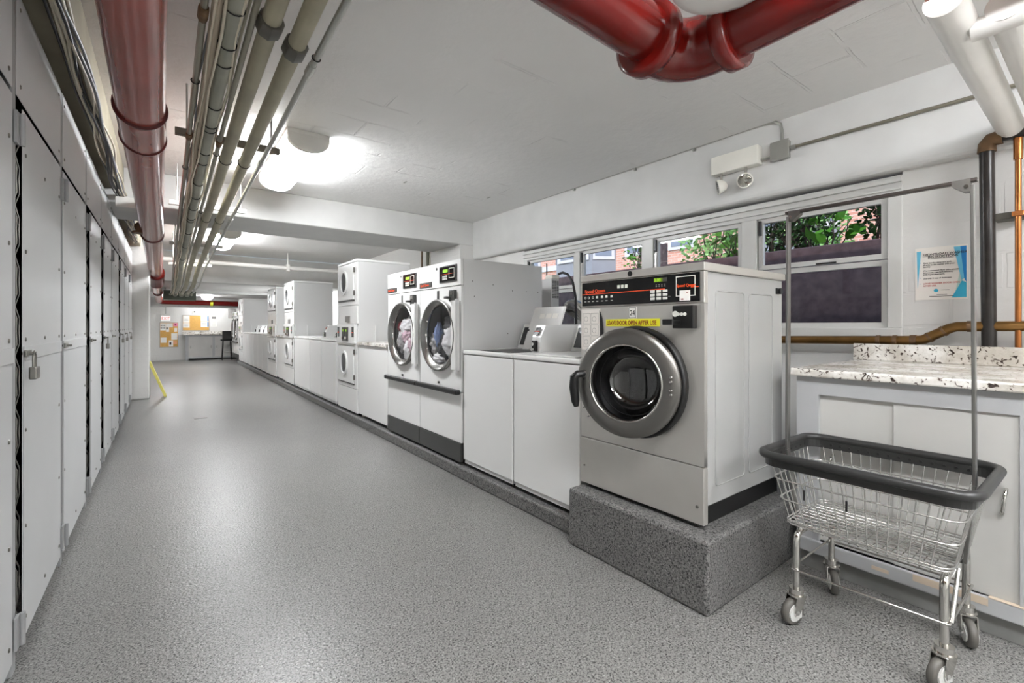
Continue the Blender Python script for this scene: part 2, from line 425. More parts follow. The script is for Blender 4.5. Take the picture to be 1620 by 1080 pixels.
# ------------------------------------------------------------------ the room
XW, XB, ZC, ZB = 3.6, 3.52, 2.65, 2.32
fl = MB().box(-1.4, 3.75, -3.2, 19.7, -.12, 0).build('floor', 'floor'); struct(fl)
struct(MB().box(-1.4, 3.75, -3.2, 11.2, ZC, ZC + .12).build('ceiling', 'ceiling'))
struct(MB().box(-1.4, 3.75, 11.35, 19.7, 2.10, 2.22).build('ceiling', 'ceiling'))
struct(MB().box(-1.4, -1.25, -3.2, 9.9, 0, ZC).build('wall_left', 'wall_x'))
struct(MB().box(-1.4, -.42, 9.9, 19.5, 0, 2.2).build('wall_left', 'wall_x'))
struct(MB().box(-1.4, 3.75, 19.5, 19.65, 0, 2.2).build('wall_back', 'wall_y'))
struct(MB().box(-1.4, 3.75, -3.3, -3.2, 0, ZC).build('wall_front', 'wall_y'))
# window wall, one piece with an opening
WY0, WY1, WZ0, WZ1 = .80, 4.50, 1.10, 2.13
mb = MB().box(XW, XW + .16, -3.2, 19.6, 0, WZ0).box(XW, XW + .16, -3.2, 19.6, WZ1, ZC).box(XW, XW + .16, -3.2, WY0, WZ0, WZ1).box(XW, XW + .16, WY1, 19.6, WZ0, WZ1)
struct(mb.build('wall_right', 'wall_x'))
# down-stand beam along the window wall, with a rounded lower lip
pr = [(XB, -3.2, ZC), (XB, -3.2, 2.16), (XB + .004, -3.2, 2.14), (XB + .014, -3.2, 2.127), (XB + .03, -3.2, 2.122), (XW, -3.2, 2.122), (XW, -3.2, ZC)]
struct(MB().prism(pr, (0, 8.77, 0)).build('trim_1', 'beam'))
def shift(t_, dx, dy, dz): t_.location += Vector((dx, dy, dz))
struct(MB().box(-1.25, XW, 5.57, 6.46, ZB, ZC).build('trim_2', 'beam', bevel=.012))             # first cross beam
struct(MB().box(3.30, XW, 5.57, 6.46, 0, ZB).build('trim_3', 'wall_x', bevel=.006))              # pilaster under it
struct(MB().box(-1.25, XW, 11.2, 11.5, 2.06, ZC).build('trim_4', 'beam', bevel=.01))
struct(MB().box(-1.25, XW, 14.3, 14.6, 2.02, 2.10).build('trim_5', 'beam', bevel=.01))
struct(MB().box(-.42, XW, 18.35, 18.75, 1.78, 2.10).build('trim_6', 'beam', bevel=.01))
struct(MB().box(-.75, -.19, 9.42, 9.95, 0, ZC).build('trim_7', 'wall_y', bevel=.02))              # pillar at the end of the lockers
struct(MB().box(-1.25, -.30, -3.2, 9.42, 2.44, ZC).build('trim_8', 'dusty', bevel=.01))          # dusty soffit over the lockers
struct(MB().box(1.82, 2.85, 1.80, 16.65, 0, .09).build('trim_9', 'curb', bevel=.012))             # low curb under the machines
# patch of stained seam on the floor
box('floor_drain', 'steel_dark', None, .30, .44, 7.05, 7.2, 0, .003)
tag(bpy.data.objects['floor_drain'], 'small flat metal drain cover set in the grey floor of the aisle', 'drain')

# ------------------------------------------------------------------ windows
def window(k, y0, y1):
    """one bay of the strip: fixed frame, upper and lower sash, two panes (y0 near the camera)"""
    t = thing('window_%d' % k, (XW, (y0 + y1) / 2, WZ0), '', 'window')
    del t['label']; del t['category']; struct(t)
    x0, x1 = XW + .012, XW + .06
    def sash(name, a, b, c, d, x, fw):
        O = [(x, a, c), (x, b, c), (x, b, d), (x, a, d)]; I = [(x, a + fw, c + fw), (x, b - fw, c + fw), (x, b - fw, d - fw), (x, a + fw, d - fw)]
        o = MB().ring(O, I, (.035, 0, 0), False).build(name, 'frame', t, .003)
        I2 = [(x + .016, a + fw - .004, c + fw - .004), (x + .016, b - fw + .004, c + fw - .004), (x + .016, b - fw + .004, d - fw + .004), (x + .016, a + fw - .004, d - fw + .004)]
        MB().prism(I2, (.005, 0, 0)).build('pane', 'glass', o)
        return o
    s1 = sash('upper_sash', y0 + .004, y1 - .004, 1.60, 1.985, x0, .034)
    s2 = sash('lower_sash', y0 + .004, y1 - .004, 1.165, 1.595, x0 + .012, .036)
    MB().box(x0 - .022, x0 - .001, y1 - .030, y1 - .012, 1.86, 1.97).box(x0 - .012, x0 - .001, y0 + .28, y0 + .40, 1.603, 1.612).build('stay', 'black', t, .002)
    MB().box(x0 - .010, x0 - .001, y1 - .028, y1 - .008, 1.62, 1.85).build('track', 'alu', t)
bays = [(.87, 1.664), (1.779, 2.593), (2.698, 3.53), (3.607, 4.43)]
for k, b_ in enumerate(bays): window(k + 1, *b_)
mb = MB().box(XW - .01, XW + .09, WY0, 4.5, 1.985, 2.104).box(XW - .02, XW + .09, WY0, 4.5, 1.095, 1.165)
mb.box(XW - .012, XW + .09, WY0 - .0, .87, 1.165, 1.985).box(XW - .012, XW + .09, 4.43, 4.5, 1.165, 1.985)
for a, b_ in ((1.664, 1.779), (2.593, 2.698), (3.53, 3.607)): mb.box(XW - .012, XW + .09, a, b_, 1.165, 1.985)
struct(mb.build('trim_10', 'frame', bevel=.004))
struct(MB().box(XW - .03, XW - .012, WY0, 4.5, 2.06, 2.09).box(XW - .024, XW - .012, WY0, 4.5, 2.015, 2.03).build('trim_11', 'frame', bevel=.003))

# ------------------------------------------------------------------ outside
struct(MB().box(4.70, 4.95, -6, 26, .2, 1.90).build('wall_outside', 'retain', bevel=.01))
struct(MB().box(3.76, 4.70, -6, 26, .1, .2).build('floor_outside', 'soil'))
struct(MB().box(4.95, 40, -10, 60, 1.2, 1.80).build('ground', 'soil'))
bd = thing('apartment_building', (16, 14, 1.8), 'pink brick apartment building with white bay windows seen through the windows', 'building')
MB().box(16, 20, -4, 22, 1.8, 9).build('brick_wall', 'brick', bd)
MB().box(15.3, 20.5, 30, 48, 1.8, 5.0).build('wing', 'brick', bd)
def bay(y0, y1, z0, z1, d):
    prf = [(16, y0, z0), (16 - d, y0 + .6, z0), (16 - d, y1 - .6, z0), (16, y1, z0)]
    MB().prism(prf, (0, 0, z1 - z0)).build('bay_window', 'bay', bd)
    for (a, b_) in ((prf[0], prf[1]), (prf[1], prf[2]), (prf[2], prf[3])):
        a = Vector(a); b2 = Vector(b_); dd = (b2 - a); n_ = Vector((-abs(dd.y), dd.x if dd.y > 0 else -dd.x, 0)).normalized() * .04
        for zz in (z0 + 2.32,):
            p = [a + dd * .06 + n_ + Vector((0, 0, zz - z0)), a + dd * .94 + n_ + Vector((0, 0, zz - z0))]
            MB().prism([p[0], p[1], p[1] + Vector((0, 0, 1.3)), p[0] + Vector((0, 0, 1.3))], (-.03, 0, 0)).build('window_frame', 'trimw', bd)
            e = (p[1] - p[0]) * .12
            MB().prism([p[0] + e + Vector((-.04, 0, .15)), p[1] - e + Vector((-.04, 0, .15)), p[1] - e + Vector((-.04, 0, 1.15)), p[0] + e + Vector((-.04, 0, 1.15))], (-.02, 0, 0)).build('window_pane', 'paneg', bd)
bay(13.5, 17.0, 1.8, 7, .9); bay(5.0, 7.6, 1.8, 7, .9)
MB().box(15.9, 16.0, 17.2, 22, 4.0, 4.25).box(15.9, 16.0, 17.2, 22, 3.35, 3.6).build('ledge', 'trimw', bd)
for y in (9.6, 11.75, 18.6, 2.6):
    MB().box(15.93, 16.0, y, y + 1.2, 4.15, 6).build('window_frame', 'trimw', bd)
    MB().box(15.9, 15.93, y + .15, y + 1.05, 4.28, 5.85).build('window_pane', 'paneg', bd)

def leaf(mb, c, d, n, L_, wd):
    d = Vector(d).normalized(); s_ = d.cross(Vector(n)).normalized(); c = Vector(c)
    p = [c, c + d * L_ * .3 + s_ * wd, c + d * L_ * .7 + s_ * wd * .8, c + d * L_, c + d * L_ * .7 - s_ * wd * .8, c + d * L_ * .3 - s_ * wd]
    mb.add(p, [(0, 1, 2, 3, 4, 5)])
def bush(name, loc, rx, ry, rz, n, m, L_, label, cat, stems=8, twig=.012):
    t = thing(name, loc, label, cat); mb = MB(); sb = MB(); o = Vector(loc)
    for i in range(stems):
        e = o + Vector((random.uniform(-rx, rx) * .8, random.uniform(-ry, ry) * .8, rz * random.uniform(1.2, 2)))
        mid = (o + e) / 2 + Vector((random.uniform(-.1, .1), random.uniform(-.1, .1), 0))
        sb.tube([o + Vector((random.uniform(-.2, .2) * rx, random.uniform(-.6, .6) * ry, -.05)), mid, e], [twig, twig * .7, twig * .3], 5)
    for i in range(n):
        while 1:
            q = Vector((random.uniform(-1, 1), random.uniform(-1, 1), random.uniform(-1, 1)))
            if q.length < 1: break
        c = o + Vector((q.x * rx, q.y * ry, rz + q.z * rz))
        nrm = Vector((random.uniform(-1, 1), random.uniform(-1, 1), random.uniform(.2, 1)))
        leaf(mb, c, (random.uniform(-1, 1), random.uniform(-1, 1), random.uniform(-.6, .6)), nrm, L_ * random.uniform(.6, 1.2), L_ * .3)
    mb.build('foliage', m, t); sb.build('stems', 'bark', t); return t
bush('hedge', (5.35, 2.15, 1.80), .30, .50, .62, 2600, 'leaf_d', .05, 'dark dense hedge behind the outside wall in the nearest window', 'hedge', 26, .010)
bush('shrub', (5.30, 1.28, 1.80), .25, .26, .6, 700, 'leaf_d', .06, 'dark twiggy shrub at the right end of the nearest window', 'shrub', 26, .008)
bush('leafy_branch', (5.14, 1.70, 1.80), .12, .24, .25, 38, 'leaf', .14, 'sprig of large bright green leaves above the outside wall', 'plant', 8, .008)
bush('garden_bush', (7.0, 2.55, 1.80), .5, .5, .6, 900, 'leaf_p', .08, 'pale green sunlit bush beyond the nearest window', 'bush', 12, .012)
bush('leafy_shrub', (6.2, 3.35, 1.80), .35, .62, .50, 900, 'leaf_p', .08, 'light green leafy shrub filling the second window', 'shrub', 12, .012)
bush('twiggy_bush', (5.6, 4.25, 1.80), .2, .28, .5, 260, 'leaf', .06, 'thin twiggy green bush left of the stone post outside', 'bush', 20, .008)
bush('broad_leaf_sprig', (5.15, 2.62, 1.92), .12, .22, .22, 40, 'leaf', .13, 'broad-leafed green sprig at the right of the second window', 'plant', 6, .008)
bush('distant_tree', (13, 17.2, 1.8), .9, 1.6, .55, 700, 'leaf_d', .16, 'distant dark green tree seen in the farthest window', 'tree', 8, .04)
bush('low_bush', (8.4, 6.6, 1.80), .5, .8, .18, 500, 'leaf', .07, 'low green bush beside the bay window building', 'bush', 8, .01)
tag(MB().box(5.3, 5.5, 3.72, 3.94, 1.8, 2.6).build('stone_post', 'retain', bevel=.03), 'grey stone post outside the second window', 'post')

# ------------------------------------------------------------------ ceiling lights
def drum_light(loc, ln, wd, label):
    x, y, z = loc
    t = thing('fluorescent_light', loc, label, 'light', 'ceiling lights')
    def half(yy, s_, d=.12, n=14):
        return [(x + wd / 2 * s_ * cos(PI * i / n), yy, z - .03 - (d * s_) * sin(PI * i / n) ** .7) for i in range(n + 1)]
    MB().box(x - wd / 2, x + wd / 2, y - ln / 2, y + ln / 2, z - .03, z).build('housing', 'fixture', t, .004)
    lo = half(y - ln / 2 + .05, .97); lo2 = half(y + ln / 2 - .05, .97)
    MB().loft([lo, lo2], True, True, True).build('diffuser', 'tube', t)
    for a, b_ in ((y - ln / 2, y - ln / 2 + .045), (y + ln / 2 - .045, y + ln / 2)):
        MB().loft([half(a, 1.0), half(b_, 1.0)], True, True, True).build('end_cap', 'fixture', t)
    return t
drum_light((.875, 4.36, ZC), 1.32, .30, 'long lit ceiling light right of the beige pipes, nearest one in view')
drum_light((.80, 8.85, ZC), 1.4, .30, 'lit ceiling light beyond the first cross beam')
drum_light((.70, -.25, ZC), 1.45, .30, 'added unseen fill light above the camera over the aisle')  # unseen lamp added to fill the machine fronts
drum_light((1.0, -2.3, ZC), 1.3, .30, 'added unseen fill light behind the camera at the aisle end')  # extra lamp out of view, added for even brightness near the camera
drum_light((2.2, -1.6, ZC), 1.3, .30, 'ceiling light behind the camera near the window wall')
drum_light((2.8, 13.1, 2.10), 1.0, .26, 'added fill light hidden by the stacks beyond the second beam')  # added to brighten the far zone, out of sight behind the stacks
drum_light((1.2, 19.1, 2.10), .36, .26, 'added fill light hidden behind the last low beam over the far counter')  # added so the far wall reads brighter, lamp itself out of sight
drum_light((.14, 15.6, 2.10), .9, .26, 'added hidden fill light on the low far ceiling left of the aisle centre')  # another lamp added for the dim far zone, kept behind the junction box
t = thing('round_ceiling_light', (1.05, 16.9, 2.10), 'small bright bowl-shaped light on the far low ceiling above the red pipe', 'light')
MB().cyl((1.05, 16.9, 2.07), (1.05, 16.9, 2.10), .17, n=24).build('base_plate', 'fixture', t)
MB().loft([[(1.05 + .15 * k[0] * cos(a * PI / 12), 16.9 + .15 * k[0] * sin(a * PI / 12), 2.07 - k[1]) for a in range(24)] for k in ((1, 0), (.95, .04), (.75, .08), (.4, .10), (.05, .105))], True, True, True).build('diffuser', 'tube', t)
# round shade hanging inside the red elbow
c = (1.355, .715)
t = thing('round_ceiling_lamp', (c[0], c[1], ZC), 'round white unlit lamp disc hanging in front of the red pipe elbow', 'lamp')
MB().cyl((c[0], c[1], 2.25), (c[0], c[1], ZC), .012, n=10).build('stem', 'fixture', t)
MB().loft([[(c[0] + r_ * cos(a * PI / 20), c[1] + r_ * sin(a * PI / 20), z_) for a in range(40)] for r_, z_ in ((.03, 2.27), (.15, 2.262), (.165, 2.25), (.165, 2.235), (.155, 2.222), (.13, 2.215), (.02, 2.21))], True, True, True).build('shade', 'lens', t)

# ------------------------------------------------------------------ red pipes
def P_(pts, r, n=24): return MB().tube(pts, r, n)
t = thing('red_drain_pipe', (-.08, 3, 2.2), 'fat faded red pipe running the length of the ceiling over the aisle', 'pipe')
A0, A1, A2 = Vector((-.075, -1.5, 2.46)), Vector((-.095, 2.95, 2.27)), Vector((-.12, 10.3, 2.115))
MB().tube([A0, A1], .1, 32).build('pipe_length', 'red_dull', t)
MB().tube([A1, A2], .098, 32).build('pipe_length', 'red_dull', t)
d = (A2 - A1).normalized()
def band(p, d_, r, ln, m='red_dark'):
    return MB().tube([p - d_ * ln / 2, p - d_ * ln * .3, p + d_ * ln * .3, p + d_ * ln / 2], [r * .93, r, r, r * .93], 32).build('hub', m, t)
band(A1, d, .112, .022); band(A1 + d * .42, d, .110, .02); MB().tube([A1, A1 + d * .42], .104, 32).build('sleeve', 'red_dull', t)
band(A1 + d * 3.5, d, .108, .05)
B1 = A2 + Vector((0, .55, -.135)); MB().tube([A2 - d * .1, A2 - d * .08, A2 + d * .25, B1], [.105, .13, .13, .12], 32).build('hub', 'red', t)
B2 = Vector((-.13, 17.9, 1.955)); MB().tube([B1 - Vector((0, .1, 0)), B2], .085, 24).build('pipe_length', 'red_dull', t)
band(B1 + Vector((0, 2.5, -.03)), Vector((0, 1, 0)), .093, .05)
t2 = thing('red_cross_pipe', (1.5, 18.05, 1.94), 'horizontal dark red pipe crossing the far end of the room', 'pipe')
MB().tube([(-.13, 17.95, 1.96), (-.05, 18.05, 1.93), (3.5, 18.05, 1.90)], .085, 20).build('pipe_length', 'red', t2)
MB().cyl((.62, 18.05, 1.93), (.62, 18.05, 2.09), .028, n=12).build('hanger', 'red', t2)
MB().cyl((1.20, 18.05, 1.913), (1.28, 18.05, 1.912), .088, n=20).build('marker_band', 'yellow', t2)
MB().cyl((1.282, 18.05, 1.912), (1.30, 18.05, 1.912), .088, n=20).build('marker_band', 'black', t2)
# elbow near the camera
J = Vector((1.60, 1.03, 2.215)); R_ = .1
t = thing('red_elbow_pipe', (1.6, 1.03, 2.2), 'bright glossy red pipe with a bolted elbow above the stainless washer', 'pipe')
MB().tube([(.70, 1.06, 2.65), (.70, 1.06, 2.42), (.715, 1.06, 2.36), (.76, 1.06, 2.305), (.83, 1.06, 2.28), J + Vector((-.20, 0, .012))], R_ * .93, 32).build('pipe_length', 'red', t)
MB().tube([J + Vector((0, -.20, 0)), (1.60, -2.6, 2.26)], R_ * .93, 32).build('pipe_length', 'red', t)
el = [J + Vector((-.21, 0, 0))]
for i in range(7):
    a = PI / 2 * i / 6; el.append(J + Vector((-.13 + .13 * sin(a), -.13 + .13 * cos(a), 0)))
el.append(J + Vector((0, -.21, 0)))
MB().tube(el, R_ * 1.06, 32).build('elbow', 'red', t)
for p, dd in ((J + Vector((-.20, 0, 0)), Vector((1, 0, 0))), (J + Vector((0, -.20, 0)), Vector((0, 1, 0)))):
    MB().tube([p - dd * .03, p - dd * .026, p + dd * .02, p + dd * .03], [.112, .127, .127, .11], 32).build('hub', 'red', t)
# ------------------------------------------------------------------ beige pipe bank
def zline(Y):      # the bank falls gently, then ducks under the second beam
    if Y < 9.0: return 2.46 - .034 * (Y + 1.5)
    if Y < 10.6: return 2.103 - (Y - 9.0) * .11
    return 1.927 - (Y - 10.6) * .0
def run(X, r, dz=0, Y0=-1.5, Y1=13.6, wob=0, side=0, x2=None):
    pts = []; Y = Y0
    while Y < Y1 + 1e-6:
        x = X
        if Y > 9.0: x = X - (X - .28) * .0 - .0
        pts.append((x + side + wob * mnoise.noise(Vector((X * 90, Y * 1.7, 0))), Y, zline(Y) + dz + wob * mnoise.noise(Vector((Y * 1.9, X * 70, 4)))))
        Y += .25 if wob else .8
    return pts
def pipe(label, X, r, m, name='overhead_pipe', joints=(), ties=(), dz=0, jm='coupling', cat='pipe', group=None):
    t = thing(name, (X, 3, zline(3)), label, cat, group)
    MB().tube(run(X, r, dz), r, 20 if r > .02 else 10).build('pipe_length', m, t)
    for Y in joints:
        z = zline(Y) + dz
        MB().tube([(X, Y - .045, z), (X, Y - .03, z), (X, Y + .03, z), (X, Y + .045, z)], [r * 1.25, r * 1.42, r * 1.42, r * 1.2], 8).build('coupling', jm, t, .002)
    for Y in ties:
        z = zline(Y) + dz
        MB().tube([(X + (r + .003) * cos(a * PI / 8), Y + .006 * sin(a * PI / 8), z + (r + .003) * sin(a * PI / 8)) for a in range(16)], .0028, 5, True).build('zip_tie', 'rubber', t)
    return t
pipe('thin grey conduit, leftmost of the bank beside the red pipe', .115, .013, 'conduit_old', 'conduit', (2.05, 3.3), (1.75, 2.6, 3.9), jm='rust', cat='conduit')
pipe('beige ceiling pipe strapped with many black zip ties', .205, .031, 'pipe_b', joints=(1.72,), ties=(1.95, 2.2, 2.35, 2.8, 3.05, 3.12, 3.5, 3.7, 4.2, 4.6, 5.0, 5.4, 5.5, 6.1, 7.0, 8.0))
pipe('thin conduit between the zip-tied pipe and its beige neighbour', .265, .012, 'conduit_old', 'conduit', (3.3,), (3.5, 5.1), dz=-.01, jm='rust', cat='conduit')
pipe('plain beige ceiling pipe with dark hex coupling, middle of the bank', .325, .034, 'pipe', joints=(1.98,), ties=(3.6, 5.4))
pipe('beige ceiling pipe with dark hex coupling, right of its twin', .435, .034, 'pipe', joints=(2.08,), ties=(3.6, 5.4))
pipe('shiny grey conduit, rightmost of the ceiling pipe bank', .525, .014, 'conduit', 'conduit', (2.2, 3.55, 5.3), (2.1,), jm='conduit', cat='conduit')
t = tag(MB().tube([(.155 + .01 * mnoise.noise(Vector((0, y * .1, 3))), -1.5 + y * .25, zline(-1.5 + y * .25) + .01) for y in range(60)], .019, 8).build('wrapped_cable', 'tape'), 'cream wrapped cable bundle between the left conduit and zip-tied pipe', 'cable')
CB = [(.145, -.02, 'cable_w'), (.17, -.025, 'cable_w'), (.135, .01, 'cable_g'), (.235, -.015, 'cable_w'), (.248, .012, 'cable_w'), (.18, .03, 'cable_b')]
for i, (X, dz, m) in enumerate(CB):
    tag(MB().tube(run(X, .005, dz, -1.4, 13.4, wob=.018), .0055, 6).build('loose_cable', m),
        {'cable_w': 'thin cream cable strung along the zip-tied ceiling pipe', 'cable_g': 'thin grey cable strung along the leftmost conduit', 'cable_b': 'thin black cable strung above the zip-tied ceiling pipe'}[m], 'cable', 'cables in the pipe bank')
for i, (Y, x0, x1, m, lb) in enumerate([(3.42, .05, .62, 'strut', 'dark steel strut carrying the pipe bank, nearest the camera'), (5.15, .03, .64, 'fixture', 'white painted strut above the pipe bank before the first beam'),
                                (7.2, .05, .62, 'fixture', 'white painted strut above the pipe bank beyond the first beam'), (9.0, .05, .62, 'fixture', 'white painted strut above the pipes near the second beam')]):
    z = zline(Y) + .038
    t = thing('strut_hanger', ((x0 + x1) / 2, Y, ZC), lb, 'bracket', 'pipe hangers')
    MB().box(x0, x1, Y - .02, Y + .02, z, z + .04).build('channel', m, t, .003)
    for x in (x0 + .06, x1 - .05): MB().cyl((x, Y, z + .02), (x, Y, ZC), .006, n=8).build('threaded_rod', 'conduit', t)
box_t = thing('junction_box', (.28, 13.7, 1.85), 'green-grey steel box where the pipe bank ends', 'box')
MB().box(-.02, .62, 13.62, 14.1, 1.80, 2.02).build('body', 'green_box', box_t, .01)
MB().box(.0, .03, 13.8, 13.9, 2.02, 2.10).box(.57, .60, 13.8, 13.9, 2.02, 2.10).build('bracket', 'conduit', box_t)
for X, r in ((.115, .024), (.205, .045), (.325, .048), (.435, .048), (.525, .024)):
    MB().tube([(X, 13.45, 1.927), (X, 13.52, 1.927), (X, 13.60, 1.925), (X, 13.62, 1.925)], [r, r * 1.15, r * 1.15, r], 10).build('gland', 'pipe_b', box_t)
# white sprinkler-type pipe crossing beyond the first beam
t = thing('white_cross_pipe', (1.5, 10.2, 2.34), 'white horizontal pipe crossing the ceiling beyond the second light', 'pipe')
MB().tube([(-1.2, 10.2, 2.37), (3.58, 10.2, 2.34)], .04, 16).build('pipe_length', 'white_pipe', t)
for x in (-.2, 2.0):
    MB().box(x - .03, x + .03, 10.15, 10.25, 2.28, 2.42).cyl((x, 10.2, 2.4), (x, 10.2, ZC), .012, n=8).build('hanger', 'white_pipe', t)

# ------------------------------------------------------------------ cables above the lockers
mats = ['cable_w', 'cable_w', 'cable_b', 'cable_g', 'cable_w', 'cable_b', 'cable_w', 'cable_b', 'cable_w', 'cable_g', 'cable_w', 'cable_b']
names = {'cable_w': 'cream cable looping along the dusty soffit above the lockers', 'cable_b': 'black cable looping along the dusty soffit above the lockers', 'cable_g': 'grey cable looping along the dusty soffit above the lockers'}
for i, m in enumerate(mats):
    pts = []; Y = .2
    while Y < 8.6:
        s_ = 1 if Y < 5.6 else .6
        sag = .05 * sin(Y * 2.4 + i) * (.5 + .5 * sin(i)) + (.10 * max(0, 1 - abs(Y - 4.6) / .9) if m == 'cable_b' else 0)
        pts.append((-.325 + .055 * mnoise.noise(Vector((i * 5.3, Y * 1.1, 1))) + (i % 6) * .008 - (.03 if m == 'cable_b' else 0), Y, 2.385 + .03 * mnoise.noise(Vector((Y * .9, i * 4.7, 2))) - abs(sag) * .5))
        Y += .16
    tag(MB().tube(pts, .006 if i % 3 else .008, 6).build('soffit_cable', m), names[m], 'cable', 'cables along the soffit')
t = thing('cable_box', (-.22, 6.3, 2.3), 'small white junction box under the first beam left of the red pipe', 'box')
MB().box(-.34, -.16, 5.35, 5.55, 2.24, 2.32).build('body', 'fixture', t, .005)
MB().box(-.345, -.155, 5.345, 5.36, 2.235, 2.325).build('cover', 'fixture', t, .003)
t = thing('alarm_bell', (-.19, 6.2, 2.27), 'rusty round fitting tangled in cables left of the red pipe', 'fitting')
MB().cyl((-.20, 6.1, 2.20), (-.20, 6.22, 2.20), .05, n=16).build('dome', 'rust', t, .01)
MB().cyl((-.20, 6.16, 2.14), (-.20, 6.16, 2.16), .07, n=16).cyl((-.20, 6.16, 2.16), (-.20, 6.16, 2.32), .015, n=8).build('bracket', 'rust', t)

# ------------------------------------------------------------------ lockers
XL = -.405; PITCH = .893
def locker(k, y0, gap, label):
    t = thing('locker', (XL - .35, y0 + PITCH / 2, 0), label, 'locker', 'lockers along the left wall')
    y1 = y0 + PITCH
    MB().box(XL - .03, XL - .002, y0 + .002, y0 + .05, 0, 2.34).build('post', 'locker_post', t, .004)
    ys = y0 + .052 + gap
    MB().box(XL - .003, XL, ys, y1 - .006, .05, 1.075).box(XL, XL + .004, ys, ys + .012, .05, 1.075).build('lower_panel', 'locker', t, .002)
    MB().box(XL - .003, XL, ys, y1 - .006, 1.085, 1.955).build('door', 'locker', t, .001)
    MB().box(XL - .001, XL + .005, ys, y1 - .006, 1.055, 1.105).build('strap', 'locker', t, .001)
    up = MB().box(XL - .003, XL, y0 + .052, y1 - .006, 1.975, 2.34).build('upper_panel', 'locker', t, .002)
    rv = MB()
    for z in (.12, .45, .8, 1.13, 1.45, 1.8):
        for y in (ys + .04, (ys + y1) / 2, y1 - .05):
            if z in (.45, .8, 1.45) and abs(y - (ys + y1) / 2) < .01: continue
            rv.cyl((XL - .001, y, z), (XL + .0035, y, z), .009, .006, 8)
    for z in (2.02, 2.29):
        for y in (y0 + .1, y1 - .05): rv.cyl((XL - .001, y, z), (XL + .0035, y, z), .009, .006, 8)
    rv.build('rivets', 'hardware', t)
    for z in (.08, 1.80):
        MB().box(XL, XL + .008, y0 + .012, y0 + .05, z, z + .11).cyl((XL + .014, y0 + .052, z), (XL + .014, y0 + .052, z + .11), .008, n=8).build('hinge', 'locker_post', t)
    MB().box(XL - .75, XL - .045, y0 + .002, y0 + .012, 0, 2.34).box(XL - .76, XL - .75, y0 + .002, y1, 0, 2.34).build('cabinet_body', 'dark', t)
    if gap > .03:       # woven mesh seen in the open slit
        mb = MB(); z = .1
        for q in range(3):
            yy = y0 + .055 + (q + .5) * (gap + .03) / 3
            pts = [(XL - .014 + .005 * cos(j * PI / 2), yy + (gap * .22) * (1 if j % 2 else -1), .08 + j * .045) for j in range(42)]
            mb.tube(pts, .0028, 5)
        mb.build('wire_mesh', 'hardware', t)
    lt = MB().box(XL + .004, XL + .012, ys - .01, ys + .075, 1.068, 1.092).cyl((XL + .012, ys + .03, 1.08), (XL + .03, ys + .03, 1.08), .006, n=8).build('latch', 'hardware', t, .002)
    return t
LOCK = [(1, -1, .004, 'grey steel locker cut by the left edge of the photo'),
        (2, 0, .085, 'nearest full grey locker, ajar, closed with a padlock'),
        (3, 1, .008, 'second full grey locker from the camera, fully shut'),
        (4, 2, .17, 'third full grey locker from the camera with dark open slit'),
        (5, 3, .17, 'fourth full grey locker from the camera with dark open slit'),
        (6, 4, .008, 'fifth full grey locker from the camera, shut'),
        (7, 5, .17, 'sixth full grey locker from the camera with dark slit'),
        (8, 6, .008, 'seventh full grey locker from the camera, shut'),
        (9, 7, .008, 'farthest grey locker, next to the white pillar')]
for n_, k, g_, lb in LOCK: locker(n_, 2.236 + k * PITCH, g_, lb)
for (Y, lb) in ((2.375, 'brass-faced grey padlock hanging on the nearest full locker'), (4.96 + .17, 'padlock on the fourth full locker'), (6.75 + .17, 'padlock on the sixth full locker'), (7.66, 'padlock on the seventh full locker'), (8.55, 'padlock on the farthest locker by the pillar')):
    t = thing('padlock', (XL + .03, Y + .03, 1.03), lb, 'padlock', 'padlocks on the lockers')
    MB().box(XL + .014, XL + .036, Y, Y + .055, .985, 1.03).build('body', 'hardware', t, .004)
    MB().tube([(XL + .025, Y + .012, 1.03), (XL + .025, Y + .012, 1.065), (XL + .025, Y + .019, 1.08), (XL + .025, Y + .028, 1.086), (XL + .025, Y + .037, 1.08), (XL + .025, Y + .044, 1.065), (XL + .025, Y + .044, 1.03)], .004, 8).build('shackle', 'hardware', t)

